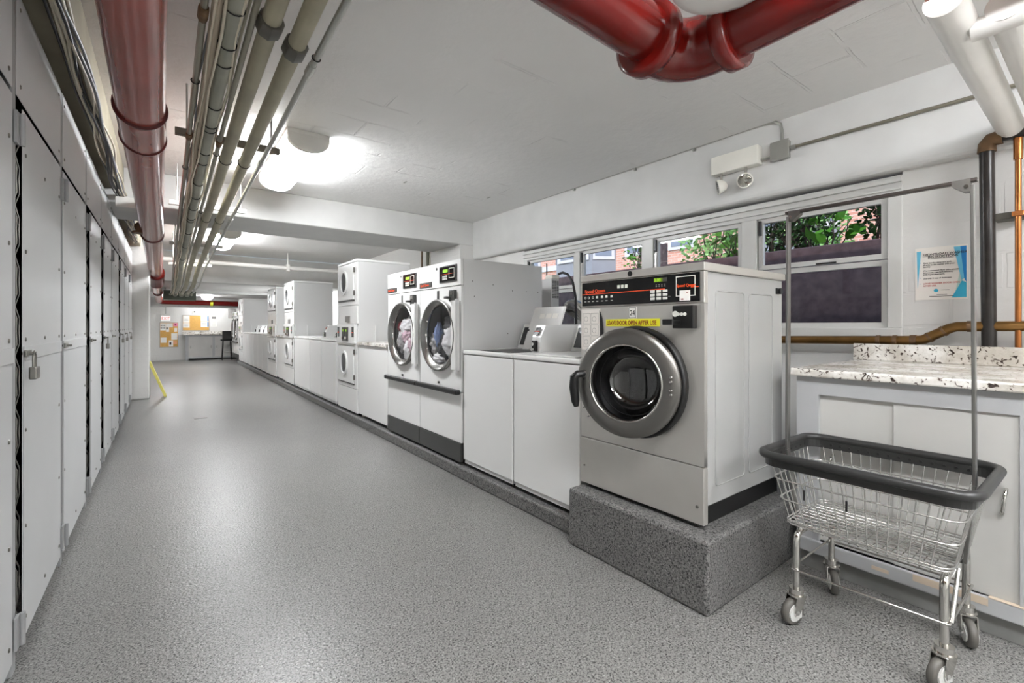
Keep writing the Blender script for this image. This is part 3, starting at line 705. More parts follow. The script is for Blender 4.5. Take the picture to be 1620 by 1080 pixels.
# ------------------------------------------------------------------ top-loading washers
XF = 1.85
def toploader(y0, y1, label, group, lid_open=False):
    t = thing('top_loading_washer', (XF + .35, (y0 + y1) / 2, .09), label, 'washer', group)
    e = .004
    MB().box(XF, XF + .68, y0 + e, y1 - e, .145, .957).build('body', 'enamel', t, .006)
    MB().box(XF + .01, XF + .67, y0 + .01, y1 - .01, .118, .145).build('base_frame', 'enamel_side', t)
    for y in (y0 + .06, y1 - .06):
        for x in (XF + .05, XF + .6): MB().cyl((x, y, .09), (x, y, .12), .018, n=10).build('foot', 'black', t)
    top = MB().box(XF - .006, XF + .68, y0 + .001, y1 - .001, .962, .992).build('top', 'enamel', t, .008)
    if not lid_open:
        MB().box(XF + .05, XF + .42, y0 + .09, y1 - .16, .9925, 1.0).build('lid', 'enamel', t, .004)
    else:
        MB().box(XF + .05, XF + .40, y0 + .09, y1 - .16, .9925, .995).build('tub_opening', 'black', t)
        n0 = MB().box(0, .018, y0 + .07, y1 - .20, 0, .36)
        a = .38; n0.xform(Matrix.Translation((XF + .42, 0, .995)) @ Matrix.Rotation(a, 4, 'Y'))
        l_ = n0.build('lid', 'enamel', t, .008)
        for q in range(3):
            d0 = MB().box(-.0015, 0, y0 + .12 + q * .075, y0 + .18 + q * .075, .26, .30).xform(Matrix.Translation((XF + .42, 0, .995)) @ Matrix.Rotation(a, 4, 'Y'))
            d0.build('printed_diagram', 'ink_grey' if q == 5 else 'paper', l_)
        for y in (y0 + .085, y1 - .215):
            MB().cyl((-.004, y, .16), (.0, y, .16), .008, n=10).xform(Matrix.Translation((XF + .42, 0, .995)) @ Matrix.Rotation(a, 4, 'Y')).build('bumper', 'black', l_)
    # console across the back
    c0 = [(XF + .52, y0 + .01, .9925), (XF + .68, y0 + .01, .9925), (XF + .68, y0 + .01, 1.19), (XF + .60, y0 + .01, 1.19)]
    cs = MB().prism(c0, (0, y1 - y0 - .02, 0)).build('console', 'enamel', t, .004)
    dd = Vector((.08, 0, .1975)).normalized(); nn = Vector((-.1975, 0, .08)).normalized() * .003
    a = Vector((XF + .52, y0 + .03, .9925)) + nn
    MB().prism([a + dd * .03, a + dd * .185, a + dd * .185 + Vector((0, y1 - y0 - .06, 0)), a + dd * .03 + Vector((0, y1 - y0 - .06, 0))], nn * .6).build('control_panel', 'black_gloss', cs)
    # coin meter case at the right-hand side
    yy = y0 + .012
    c1 = [(XF + .25, yy, .9925), (XF + .60, yy, .9925), (XF + .60, yy, 1.185), (XF + .305, yy, 1.185), (XF + .262, yy, 1.10)]
    ms = MB().prism(c1, (0, .012, 0)).build('meter_case', 'enamel', t, .003)
    MB().prism([(x + .004, y + .014, z) for x, y, z in c1[:]], (0, .085, 0)).build('meter_body', 'enamel', t, .003)
    MB().box(XF + .235, XF + .256, yy + .03, yy + .075, 1.0, 1.075).build('coin_slide', 'black', ms, .003)
    MB().box(XF + .215, XF + .24, yy + .04, yy + .065, 1.005, 1.02).cyl((XF + .225, yy + .052, 1.05), (XF + .24, yy + .052, 1.05), .012, n=12).build('coin_handle', 'chrome', ms)
    MB().prism([(XF + .262, yy + .03, 1.115), (XF + .262, yy + .08, 1.115), (XF + .29, yy + .08, 1.165), (XF + .29, yy + .03, 1.165)], (-.004, 0, .002)).build('display', 'black_gloss', ms)
    MB().box(XF + .268, XF + .272, yy + .03, yy + .08, 1.137, 1.143).build('stripe', 'orange', ms)
    return t
toploader(1.812, 2.430, 'white top-loading washer directly beside the stainless front-load washer', 'top-loading washers')
toploader(2.440, 3.070, 'white top-loading washer with raised lid beside the double tumble dryers', 'top-loading washers', True)
names_ = ['first white top-loading washer left of the nearest stacked dryer', 'middle white top-loading washer between the two nearest stacked dryers', 'third white top-loading washer, right beside the second stacked dryer']
for (a, b_), lb in zip(((6.40, 7.12), (7.13, 7.79), (7.80, 8.88)), names_): toploader(a, b_, lb, 'top-loading washers')
oo = ['first', 'second', 'third', 'fourth', 'fifth', 'sixth']
for i in range(6):
    a = 11.54 + i * .68
    toploader(a, a + .67, oo[i] + ' white top-loading washer beyond the third stacked dryer', 'top-loading washers')

# ------------------------------------------------------------------ stacked dryers
def stack(y0, y1, label, top=1.99):
    t = thing('stacked_dryer', (XF + .33, (y0 + y1) / 2, .09), label, 'dryer', 'stacked washer-dryers')
    D = .68; W_ = y1 - y0; cy = (y0 + y1) / 2; e = .006
    MB().box(XF + .02, XF + D, y0 + e, y1 - e, .12, top - .03).build('cabinet', 'enamel_side', t, .006)
    MB().box(XF - .004, XF + D + .005, y0, y1, top - .03, top).build('top', 'enamel', t, .006)
    MB().box(XF, XF + .02, y0 + e, y1 - e, 1.205, 1.425).build('middle_panel', 'enamel', t, .003)
    MB().box(XF, XF + .02, y0 + e, y1 - e, 1.432, top - .034).build('front_panel', 'enamel', t, .003)
    MB().box(XF, XF + .02, y0 + e, y1 - e, .12, .405).build('bottom_panel', 'enamel', t, .003)
    MB().box(XF, XF + .02, y0 + e, y1 - e, .412, .955).build('front_panel', 'enamel', t, .003)
    for nm, z0, z1 in (('upper', 1.50, 1.93), ('lower', .47, .93)):
        d_ = MB().box(XF - .018, XF - .001, y0 + .09, y1 - .05, z0, z1).build('door', 'enamel', t, .006)
        zc = (z0 + z1) / 2 + .01; yc = cy + .05
        MB().ring(stadium(XF - .018, yc, zc, .135, .155), stadium(XF - .018, yc, zc, .105, .125), (-.018, 0, 0)).build('window_rim', 'enamel', d_, .005)
        MB().prism(stadium(XF - .019, yc, zc, .107, .127), (-.006, 0, 0)).build('window_pane', 'dark_glass', d_)
        MB().box(XF - .026, XF - .018, y1 - .10, y1 - .08, zc - .09, zc + .09).build('door_pull', 'enamel_side', d_, .003)
        for z in (z0 + .05, z1 - .10): MB().box(XF - .02, XF - .001, y0 + .075, y0 + .088, z, z + .06).build('hinge', 'steel_dark', d_)
        MB().box(XF - .012, XF - .002, y0 + .09, y1 - .05, z0 - .012, z0 - .004).build('lint_slot', 'black', t)
    # controls
    cp = MB().box(XF - .02, XF + .02, y0 + .04, y1 - .02, .96, 1.20).build('control_panel', 'enamel', t, .006)
    MB().box(XF - .026, XF - .019, cy - .11, cy + .13, .985, 1.165).build('coin_meter', 'steel_dark', cp, .003)
    for y in (cy - .05, cy + .07):
        MB().box(XF - .03, XF - .026, y - .045, y + .045, 1.0, 1.155).build('meter_face', 'black', cp)
        MB().box(XF - .033, XF - .03, y - .02, y + .02, 1.105, 1.135).build('display', 'led', cp)
        MB().box(XF - .05, XF - .03, y - .03, y + .02, 1.01, 1.045).build('coin_slide', 'chrome', cp, .002)
    for y in (y0 + .10, y1 - .09):
        MB().box(XF - .024, XF - .019, y - .035, y + .035, 1.04, 1.165).build('card_slot', 'black_gloss', cp)
        MB().box(XF - .026, XF - .024, y - .03, y + .03, 1.09, 1.10).build('stripe', 'orange', cp)
    MB().box(XF - .03, XF - .002, y0 + .06, y1 - .05, .945, .955).build('shelf_lip', 'steel', t, .002)
    MB().box(XF - .008, XF, cy - .12, cy + .05, 1.225, 1.30).box(XF - .011, XF - .007, cy - .09, cy - .02, 1.215, 1.29).build('notice_plate', 'ink_grey', t)
    MB().box(XF + .22, XF + .235, y0 - .006, y0 + .006, .97, 1.19).build('seam_cover', 'enamel', t)
    for x in (XF + .06, XF + .6):
        for y in (y0 + .06, y1 - .06): MB().cyl((x, y, .09), (x, y, .12), .02, n=8).build('foot', 'black', t)
    return t
stack(5.534, 6.300, 'white stacked dryer nearest the camera, left of the laundry-filled tumble dryers')
stack(8.920, 9.730, 'second white stacked dryer from the camera')
stack(10.56, 11.50, 'third white stacked dryer from the camera, narrow side view')
stack(15.66, 16.55, 'farthest white stacked dryer, beside the red cross pipe')

# ------------------------------------------------------------------ folding tables in the row
def folding(y0, y1, label):
    t = thing('folding_table', (XF + .35, (y0 + y1) / 2, .09), label, 'table')
    MB().box(XF + .01, XF + .66, y0 + .01, y1 - .01, .13, .945).build('base_cabinet', 'enamel', t, .004)
    MB().box(XF - .012, XF + .70, y0 + .002, y1 - .002, .95, .988).build('countertop', 'granite', t, .004)
    for y in (y0 + .08, y1 - .08):
        for x in (XF + .06, XF + .6): MB().box(x - .02, x + .02, y - .02, y + .02, .09, .13).build('foot', 'cream_box', t)
folding(4.600, 5.525, 'white folding cabinet with thin granite top beside the tumble dryers')
folding(9.740, 10.55, 'white folding cabinet with granite top between second and third stacks')

# ------------------------------------------------------------------ big tumble dryers
def tumbler(y0, y1, z0, z1, label, detail=True, lit=True):
    t = thing('tumble_dryer', (XF + .4, (y0 + y1) / 2, z0), label, 'dryer', 'single-pocket tumble dryers')
    W_ = y1 - y0; H = z1 - z0; s_ = H / 1.59; D = .83; cy = y0 + W_ * .49; cz = z0 + .985 * s_; r = .262 * min(W_ / .735, 1.15)
    Z = lambda q: z0 + q * s_
    n = 48
    body = MB(); body.box(XF + .02, XF + D, y0, y0 + .012, z0 + .02, z1).box(XF + .02, XF + D, y1 - .012, y1, z0 + .02, z1).box(XF + .02, XF + D, y0 + .012, y1 - .012, z1 - .012, z1).box(XF + D - .012, XF + D, y0 + .012, y1 - .012, z0 + .02, z1 - .012)
    body.build('cabinet', 'enamel_side', t)
    MB().box(XF - .004, XF + .02, y0 + .002, y1 - .002, Z(1.385), z1).build('control_fascia', 'enamel', t, .004)
    MB().ring(rect_loop(XF, y0 + .002, y1 - .002, Z(.545), Z(1.38), cy, cz, n), circ(XF, cy, cz, r + .022, n), (.02, 0, 0)).build('front_panel', 'enamel', t)
    MB().box(XF, XF + .02, y0 + .002, y1 - .002, Z(.148), Z(.54)).build('lower_panel', 'enamel', t, .003)
    MB().box(XF - .008, XF + .02, y0 + .002, y1 - .002, z0, Z(.145)).build('kick_plate', 'kick', t, .002)
    MB().box(XF - .05, XF - .002, y0 + .004, y1 - .004, Z(.525), Z(.565)).build('bumper_rail', 'black', t, .012)
    # drum
    MB().loft([circ(XF + .025, cy, cz, r + .024, n), circ(XF + .10, cy, cz, r + .02, n), circ(XF + .62, cy, cz, r + .03, n), circ(XF + .63, cy, cz, .02, n)], True, False, True).build('drum', 'drum', t)
    # chrome ring door
    prof = [(.004, r + .040), (-.022, r + .042), (-.032, r + .037), (-.034, r + .030), (-.030, r + .022), (-.006, r - .006), (.006, r - .016), (.02, r - .012)]
    dr = MB().loft([circ(XF - .004 + dx, cy, cz, rr, n) for dx, rr in prof], True).build('door_ring', 'ring', t)
    MB().prism(circ(XF + .004, cy, cz, r - .014, n), (.004, 0, 0)).build('door_glass', 'door_glass', dr)
    MB().box(XF - .034, XF - .004, y0 + .02, y0 + .11, cz - .27 * s_, cz + .28 * s_).ring(
        [(XF - .03, y0 + .02, cz - .27), (XF - .03, y0 + .02, cz + .28), (XF - .03, y0 + .11, cz + .28), (XF - .03, y0 + .11, cz - .27)],
        [(XF - .03, y0 + .022, cz - .268), (XF - .03, y0 + .022, cz + .278), (XF - .03, y0 + .108, cz + .278), (XF - .03, y0 + .108, cz - .268)], (.002, 0, 0)).build('door_plate', 'enamel', dr, .003)
    MB().cyl((XF - .035, y0 + .02, cz - .29 * s_), (XF - .035, y0 + .02, cz + .29 * s_), .012, n=12).build('hinge_rod', 'enamel_side', dr)
    mb = MB()
    for q in (-.12, 0, .12): mb.cyl((XF + .0, cy + r * cos(q * 4) - .002, cz + q), (XF - .004, cy + r * cos(q * 4) - .014, cz + q), .007, n=8)
    mb.build('rivets', 'chrome', dr)
    for i_ in range(1):
        MB().box(XF - .012, XF - .003, y0 + .06, y0 + W_ * .47, Z(1.42), Z(1.555)).build('display_bezel', 'kick', t, .003)
        dp = MB().box(XF - .015, XF - .012, y0 + .075, y0 + W_ * .45, Z(1.43), Z(1.545)).build('control_panel', 'black_gloss', t)
        MB().box(XF - .017, XF - .015, y0 + .19, y0 + .27, Z(1.50), Z(1.525)).build('display', 'led', dp)
        MB().box(XF - .017, XF - .015, y0 + .08, y0 + .30, Z(1.484), Z(1.487)).build('stripe', 'orange', dp)
        kb = MB()
        for a in range(3):
            for b_ in range(2): kb.box(XF - .018, XF - .015, y0 + .20 + a * .028, y0 + .22 + a * .028, Z(1.44 + b_ * .02), Z(1.455 + b_ * .02))
        kb.build('keys', 'key', dp)
        O = [(XF - .016, y0 + .085, Z(1.45)), (XF - .016, y0 + .17, Z(1.45)), (XF - .016, y0 + .17, Z(1.53)), (XF - .016, y0 + .085, Z(1.53))]
        I = [(XF - .016, y0 + .09, Z(1.455)), (XF - .016, y0 + .165, Z(1.455)), (XF - .016, y0 + .165, Z(1.525)), (XF - .016, y0 + .09, Z(1.525))]
        MB().ring(O, I, (-.001, 0, 0)).build('panel_outline', 'key', dp)
    MB().box(XF - .010, XF - .004, y1 - .24, y1 - .01, Z(1.40), Z(1.445)).build('badge', 'kick', t, .002)
    if detail: text('Speed Queen', .030, (XF - .0105, y1 - .03, Z(1.412)), FX, FZ, 'orange', t, 'badge_lettering', bold=.0006)
    MB().box(XF - .03, XF, y0 + .07, y0 + .15, Z(1.26), Z(1.35)).box(XF - .07, XF - .03, y0 + .12, y0 + .16, Z(1.28), Z(1.30)).build('coin_slide', 'kick', t, .004)
    MB().box(XF - .033, XF - .03, y0 + .085, y0 + .14, Z(1.31), Z(1.34)).build('coin_plate', 'chrome', t)
    MB().box(XF - .002, XF, y0 + W_ * .5, y0 + W_ * .5 + .035, Z(1.29), Z(1.36)).build('number_tag', 'kick', t)
    MB().box(XF - .0015, XF, y1 - .10, y1 - .03, Z(1.28), Z(1.36)).build('notice_sticker', 'paper', t)
    MB().cyl((XF - .006, y0 + W_ * .55, Z(1.545)), (XF - .003, y0 + W_ * .55, Z(1.545)), .012, n=10).cyl((XF - .012, y0 + W_ * .5, Z(.59)), (XF, y0 + W_ * .5, Z(.59)), .01, n=10).build('lock', 'kick', t)
    sc_ = MB()
    for x, z in ((.1, 1.42), (.3, 1.40), (.5, 1.36), (.65, 1.36), (.78, 1.36), (.45, 1.0), (.12, 1.3)): sc_.cyl((XF + x, y0 - .002, Z(z)), (XF + x, y0 + .001, Z(z)), .005, n=6)
    sc_.build('side_screws', 'steel_dark', t)
    for x in (XF + .08, XF + .7):
        for y in (y0 + .05, y1 - .05): MB().cyl((x, y, z0 - .02), (x, y, z0 + .03), .02, n=8).build('foot', 'black', t)
    return (cy, cz, r)
d1 = tumbler(3.100, 3.828, .112, 1.705, 'large white tumble dryer with grey and white clothes behind its round glass')
d2 = tumbler(3.832, 4.575, .112, 1.705, 'large white tumble dryer with pink and white clothes behind its round glass')
tumbler(16.66, 17.55, .14, 1.63, 'white tumble dryer at the end of the row, beyond the last stack', detail=False)
tumbler(17.57, 18.30, .14, 1.63, 'farthest white tumble dryer, next to the bar stool', detail=False)
def cloth(cy, cz, c, rad, color, lb, sd, grp):
    m_ = M.get('cloth_' + color[0])
    if not m_:
        m_ = M['cloth_' + color[0]] = mat('cloth_' + color[0], color[1], .9, bump=(30, .6), var=(26, color[2]))
    mb = MB().blob((XF + .07 + c[0], cy + .045 + c[1] * 1.05, cz + c[2] * 1.1), [q_ * 1.2 for q_ in rad], 40, 26, .2, 4.0, sd)
    tag(mb.build('garment', m_), lb, 'clothing', grp)
Wt = ('white', (232, 230, 228), .10); Gy = ('grey', (96, 96, 98), .12); Dk = ('charcoal', (52, 52, 54), .2); Pk = ('pink', (206, 176, 184), .35)
Bl = ('blue', (128, 146, 186), .15); Rd = ('crimson', (150, 40, 56), .35); Pt = ('patterned', (170, 168, 166), .75)
G1 = 'clothes in the nearer tumble dryer'; G2 = 'clothes in the farther tumble dryer'
cy, cz, r = d1
for c_, rad, col_, lb in [((.02, -.10, -.05), (.05, .10, .11), Wt, 'white shirt pressed against the right of the nearer dryer glass'), ((.09, -.03, .06), (.07, .10, .09), Gy, 'grey garment filling the top of the nearer dryer drum'),
        ((.03, .02, -.12), (.05, .07, .11), Dk, 'charcoal garment low in the nearer dryer drum'), ((.00, .10, .0), (.03, .035, .08), Bl, 'blue strap garment in the nearer dryer drum'),
        ((.02, .15, -.08), (.05, .06, .10), Pt, 'patterned garment at the left of the nearer dryer drum'), ((.02, .07, -.19), (.06, .09, .045), Wt, 'white cloth at the bottom of the nearer dryer drum'),
        ((.05, -.12, .06), (.03, .045, .05), Wt, 'small white cloth at the upper right of the nearer dryer')]:
    cloth(cy, cz, c_, rad, col_, lb, len(bpy.data.objects) % 37, G1)
cy, cz, r = d2
for c_, rad, col_, lb in [((.03, .02, .06), (.06, .11, .08), Wt, 'white top in the upper part of the farther dryer drum'), ((.01, .0, -.02), (.05, .08, .06), Pk, 'pink cloth in the middle of the farther dryer drum'),
        ((.02, .16, .07), (.04, .03, .05), Rd, 'crimson cloth at the left of the farther dryer drum'), ((.02, .13, -.07), (.05, .06, .10), Pt, 'patterned cloth at the left of the farther dryer drum'),
        ((.01, -.05, -.14), (.05, .07, .11), Wt, 'white cloth hanging low in the farther dryer drum'), ((.04, -.13, .03), (.05, .06, .08), Gy, 'grey sleeve at the right of the farther dryer drum'),
        ((.00, -.12, -.10), (.04, .05, .06), Pk, 'pink cloth at the lower right of the farther dryer drum')]:
    cloth(cy, cz, c_, rad, col_, lb, len(bpy.data.objects) % 37, G2)

# ------------------------------------------------------------------ pedestal and stainless washer
tag(MB().box(1.745, 2.80, 1.0, 1.80, 0, .305).build('concrete_pedestal', 'curb', bevel=.014), 'speckled grey concrete pedestal under the stainless front-load washer', 'pedestal')
X0 = 1.835; y0, y1, z0, z1 = 1.067, 1.793, .325, 1.453
t = thing('front_load_washer', (2.2, 1.43, .305), 'stainless front-load washer number 24 on the concrete pedestal, door ajar', 'washer')
cy, cz = 1.40, .912; n = 56
mb = MB().box(X0 + .03, X0 + .775, y0 + .012, y0 + .02, z0 + .07, z1 - .036).box(X0 + .03, X0 + .775, y1 - .02, y1 - .012, z0 + .02, z1 - .036).box(X0 + .765, X0 + .775, y0 + .02, y1 - .02, z0 + .02, z1 - .036)
mb.build('side_panels', 'enamel_grey', t, .003)
def bead(a, b_, c, d_, x=None):
    L2 = []; rr = .02
    for (yy_, zz_, st_) in ((b_ - rr, d_ - rr, 0), (a + rr, d_ - rr, 1), (a + rr, c + rr, 2), (b_ - rr, c + rr, 3)):
        for i in range(5):
            q = (st_ + i / 4) * PI / 2; L2.append((yy_ + rr * cos(q), y0 + .0115, zz_ + rr * sin(q)))
    return L2
for a, b_ in ((X0 + .11, X0 + .37), (X0 + .415, X0 + .66)):
    MB().tube(bead(a, b_, .47, 1.335), .003, 6, True).build('pressed_rib', 'enamel_grey', t)
MB().box(X0 + .04, X0 + .76, y0 + .03, y1 - .03, z0 - .02, z0 + .07).build('base_gap_shade', 'black', t)  # black block paints the shade of the gap under the washer
MB().box(X0 - .004, X0 + .785, y0 - .002, y1 + .002, z1 - .036, z1).build('top', 'steel', t, .004)
MB().ring(rect_loop(X0, y0, y1, .575, 1.276, cy, cz, n), circ(X0, cy, cz, .235, n), (.025, 0, 0)).build('front_panel', 'steel', t)
MB().box(X0 - .004, X0 + .03, y0, y1, z0, .571).build('lower_panel', 'steel', t, .003)
MB().cyl((X0 - .008, y0 + .03, .40), (X0 - .004, y0 + .03, .40), .007, n=10).cyl((X0 - .008, y1 - .03, .42), (X0 - .004, y1 - .03, .42), .005, n=10).build('lower_panel_screws', 'hardware', t)
MB().box(X0, X0 + .03, y0, y1, 1.278, z1 - .038).build('control_fascia', 'steel', t, .003)
cp = MB().box(X0 - .005, X0 - .0005, y0 + .018, y1 - .012, 1.286, 1.412).build('control_panel', 'black_gloss', t, .002)
XC = X0 - .0055
text('Speed Queen', .026, (XC, y1 - .035, 1.355), FX, FZ, 'orange', cp, 'brand_lettering', bold=.0007)
MB().box(XC - .0008, XC, y0 + .19, y1 - .012, 1.3465, 1.3505).box(XC - .0008, XC, y0 + .022, y0 + .06, 1.3465, 1.3505).build('orange_stripe', 'orange', cp)
mb = MB()
for i in range(3): mb.box(XC - .001, XC, y1 - .275 - i * .024, y1 - .259 - i * .024, 1.368, 1.385)
for i, yy in enumerate((.03, .055, .085, .115, .15, .18, .215)):
    mb.ring(circ(XC, y1 - yy - .008, 1.33, .007, 12), circ(XC, y1 - yy - .008, 1.33, .0045, 12), (-.001, 0, 0)) if i in (0, 1, 2) else mb.box(XC - .001, XC, y1 - yy - .014, y1 - yy, 1.325, 1.337)
    mb.box(XC - .001, XC, y1 - yy - .015, y1 - yy - .001, 1.308, 1.311)
mb.build('printed_symbols', 'key', cp)
mb = MB()
for a in range(3):
    for b_ in range(3): mb.box(XC - .003, XC, 1.335 - a * .034 - .024, 1.335 - a * .034, 1.300 + b_ * .017, 1.312 + b_ * .017)
mb.build('keypad', 'key', cp, .001)
MB().box(XC - .002, XC, 1.245, 1.315, 1.383, 1.401).build('display_window', 'kick', cp)
text('3.00', .021, (XC - .0025, 1.314, 1.3845), FX, FZ, 'led', cp, 'display_digits', bold=.0006)
MB().box(XC - .0024, XC - .002, 1.268, 1.315, 1.383, 1.401).build('lit_display', 'led_dim', cp)
mb = MB()
for i in range(4): mb.box(XC - .001, XC, 1.30 - i * .015, 1.306 - i * .015, 1.368, 1.372); mb.box(XC - .001, XC, 1.30 - i * .015, 1.306 - i * .015, 1.360, 1.365)
mb.box(XC - .001, XC, 1.228, 1.238, 1.312, 1.315)
mb.build('display_legends', 'ink_grey', cp)
O = [(XC, 1.105, 1.310), (XC, 1.20, 1.310), (XC, 1.20, 1.400), (XC, 1.105, 1.400)]; I = [(XC, 1.109, 1.314), (XC, 1.196, 1.314), (XC, 1.196, 1.396), (XC, 1.109, 1.396)]
MB().ring(O, I, (-.001, 0, 0)).build('card_outline', 'key', cp)
text('Speed Queen', .017, (XC - .001, 1.196, 1.352), FX, FZ, 'orange', cp, 'card_lettering', bold=.0006)
MB().box(XC - .003, XC, 1.130, 1.180, 1.290, 1.336).build('payment_sticker', 'paper', cp)
MB().box(XC - .0035, XC - .003, 1.137, 1.147, 1.325, 1.329).box(XC - .0035, XC - .003, 1.160, 1.172, 1.295, 1.300).build('sticker_print', 'maroon', cp)
MB().cyl((X0 - .008, 1.455, z1 - .017), (X0 - .004, 1.455, z1 - .017), .013, n=16).build('key_lock', 'black', t)
MB().box(X0 - .002, X0 - .0005, 1.418, 1.467, 1.215, 1.273).build('number_tag', 'paper', t, .0)
O = [(X0 - .003, 1.421, 1.218), (X0 - .003, 1.464, 1.218), (X0 - .003, 1.464, 1.270), (X0 - .003, 1.421, 1.270)]; I = [(X0 - .003, 1.423, 1.220), (X0 - .003, 1.462, 1.220), (X0 - .003, 1.462, 1.268), (X0 - .003, 1.423, 1.268)]
MB().ring(O, I, (-.0005, 0, 0)).build('tag_border', 'ink', t)
text('24', .036, (X0 - .003, 1.4425, 1.231), FX, FZ, 'ink', t, 'tag_number', xs=.85, align='CENTER')
MB().box(X0 - .002, X0 - .0005, 1.287, 1.612, 1.177, 1.213).build('warning_sticker', 'yellow', t)
text('LEAVE DOOR OPEN AFTER USE', .0285, (X0 - .0025, 1.606, 1.185), FX, FZ, 'maroon', t, 'warning_lettering', xs=.755, bold=.0005)
dc = MB().box(X0 - .0025, X0 - .0005, 1.652, 1.786, 1.05, 1.268).build('instruction_sheet', 'laminate', t)
mb = MB()
for a in range(2):
    for b_ in range(3):
        u0 = 1.722 - a * .058; v0 = 1.19 - b_ * .062; O = [(X0 - .003, u0, v0), (X0 - .003, u0 + .053, v0), (X0 - .003, u0 + .053, v0 + .057), (X0 - .003, u0, v0 + .057)]
        I = [(X0 - .003, u0 + .001, v0 + .001), (X0 - .003, u0 + .052, v0 + .001), (X0 - .003, u0 + .052, v0 + .056), (X0 - .003, u0 + .001, v0 + .056)]
        mb.ring(O, I, (-.0004, 0, 0)); mb.ring(circ(X0 - .003, u0 + .03, v0 + .026, .014, 12), circ(X0 - .003, u0 + .03, v0 + .026, .0128, 12), (-.0004, 0, 0))
mb.build('printed_diagrams', 'ink_grey', dc)
MB().prism([(X0 - .004, 1.655, 1.26), (X0 - .004, 1.638, 1.22), (X0 - .004, 1.630, 1.16), (X0 - .004, 1.636, 1.10), (X0 - .004, 1.652, 1.09)], (.003, 0, 0)).build('sheet_tear', 'black', t)
cb = MB().box(X0 - .035, X0 - .001, 1.098, 1.200, 1.168, 1.268).build('coin_slide_housing', 'black', t, .004)
MB().box(X0 - .10, X0 - .035, 1.155, 1.19, 1.186, 1.203).box(X0 - .11, X0 - .095, 1.15, 1.20, 1.183, 1.208).build('coin_slide', 'black', cb, .003)
mb = MB().cyl((X0 - .039, 1.183, 1.232), (X0 - .035, 1.183, 1.232), .013, n=16)
for q in range(3): mb.cyl((X0 - .038, 1.168 - q * .016, 1.230), (X0 - .035, 1.168 - q * .016, 1.230), .0075, n=12)
mb.build('coin_rings', 'key', cb)
MB().box(X0 + .70, X0 + .735, y0 + .004, y0 + .012, 1.345, 1.375).cyl((X0 + .73, y0 - .006, 1.36), (X0 + .73, y0 + .012, 1.36), .016, n=14).build('side_knob', 'black', t)
# tub: gasket, drum
MB().loft([circ(X0 - .002, cy, cz, .262, n), circ(X0 - .03, cy, cz, .268, n), circ(X0 - .045, cy, cz, .262, n), circ(X0 - .03, cy, cz, .235, n), circ(X0 + .02, cy, cz, .222, n), circ(X0 + .05, cy, cz, .21, n)], True).build('gasket', 'rubber', t)
MB().loft([circ(X0 + .03, cy, cz, .235, n), circ(X0 + .03, cy, cz, .26, n), circ(X0 + .48, cy, cz, .26, n), circ(X0 + .50, cy, cz, .02, n)], True, False, True).build('drum', 'drum', t)
rb = MB()
for q in range(3):
    a = q * 2 * PI / 3 + .5; c2 = Vector((0, cos(a), sin(a)))
    rb.prism([Vector((X0 + .06, cy, cz)) + c2 * .26 + Vector((0, -sin(a), cos(a))) * .03, Vector((X0 + .06, cy, cz)) + c2 * .26 - Vector((0, -sin(a), cos(a))) * .03, Vector((X0 + .06, cy, cz)) + c2 * .20], (.38, 0, 0))
rb.build('drum_lifters', 'steel_dark', t, .006)
# door, ajar: built flat in the hinge frame then swung
AL = .252; HX, HY = 1.782, 1.142; r = .256
SW = Matrix.Translation((HX, HY, 0)) @ Matrix.Rotation(AL, 4, 'Z')
def dc_(x, rr, nn_=n): return [(x, r + rr * cos(2 * PI * i / nn_), .913 + rr * sin(2 * PI * i / nn_)) for i in range(nn_)]
dr = MB().loft([dc_(.03, r - .012), dc_(.012, r - .002), dc_(0, r), dc_(-.012, r - .006), dc_(-.020, r - .03), dc_(-.022, r - .07), dc_(-.018, r - .078), dc_(.012, r - .084), dc_(.03, r - .08)], True).xform(SW).build('door', 'steel_dark', t)
MB().loft([dc_(.028, r - .012), dc_(.028, r - .08)], True).xform(SW).build('door_back', 'rubber', dr)
MB().loft([dc_(-.0185, r - .073), dc_(-.024, r - .076), dc_(-.022, r - .082), dc_(-.015, r - .082)], True).xform(SW).build('door_bezel', 'chrome', dr)
MB().loft([dc_(.0, r - .082), dc_(.03, r - .088), dc_(.07, r - .105), dc_(.11, r - .13), dc_(.125, r - .16), dc_(.128, .01)], True, False, True).xform(SW).build('door_bowl', 'tub_glass', dr)
MB().ring(dc_(.05, r - .094), dc_(.05, r - .098), (.004, 0, 0)).xform(SW).build('glass_seal', 'rubber', dr)
mb = MB()
for z in (.955, .935, .898, .878): mb.cyl((-.021, .04, z), (-.027, .04, z), .008, .005, 12)
for a in (215, 228): mb.cyl((-.016, r + (r - .02) * cos(math.radians(a + 170)), .913 + (r - .02) * sin(math.radians(a))), (-.024, r + (r - .02) * cos(math.radians(a + 170)), .913 + (r - .02) * sin(math.radians(a))), .004, n=8)
mb.xform(SW).build('door_screws', 'chrome', dr)
yh = 2 * r - .025
MB().tube([(-.02, yh - .02, .945), (-.055, yh - .005, .945), (-.065, yh + .008, .93), (-.062, yh + .012, .88), (-.055, yh + .008, .81), (-.052, yh + .004, .785)], [.018, .019, .022, .023, .020, .012], 14).xform(SW).build('door_handle', 'black', dr)
MB().cyl((-.018, yh - .02, .945), (-.03, yh - .02, .945), .02, n=16).xform(SW).build('handle_boss', 'chrome', dr)

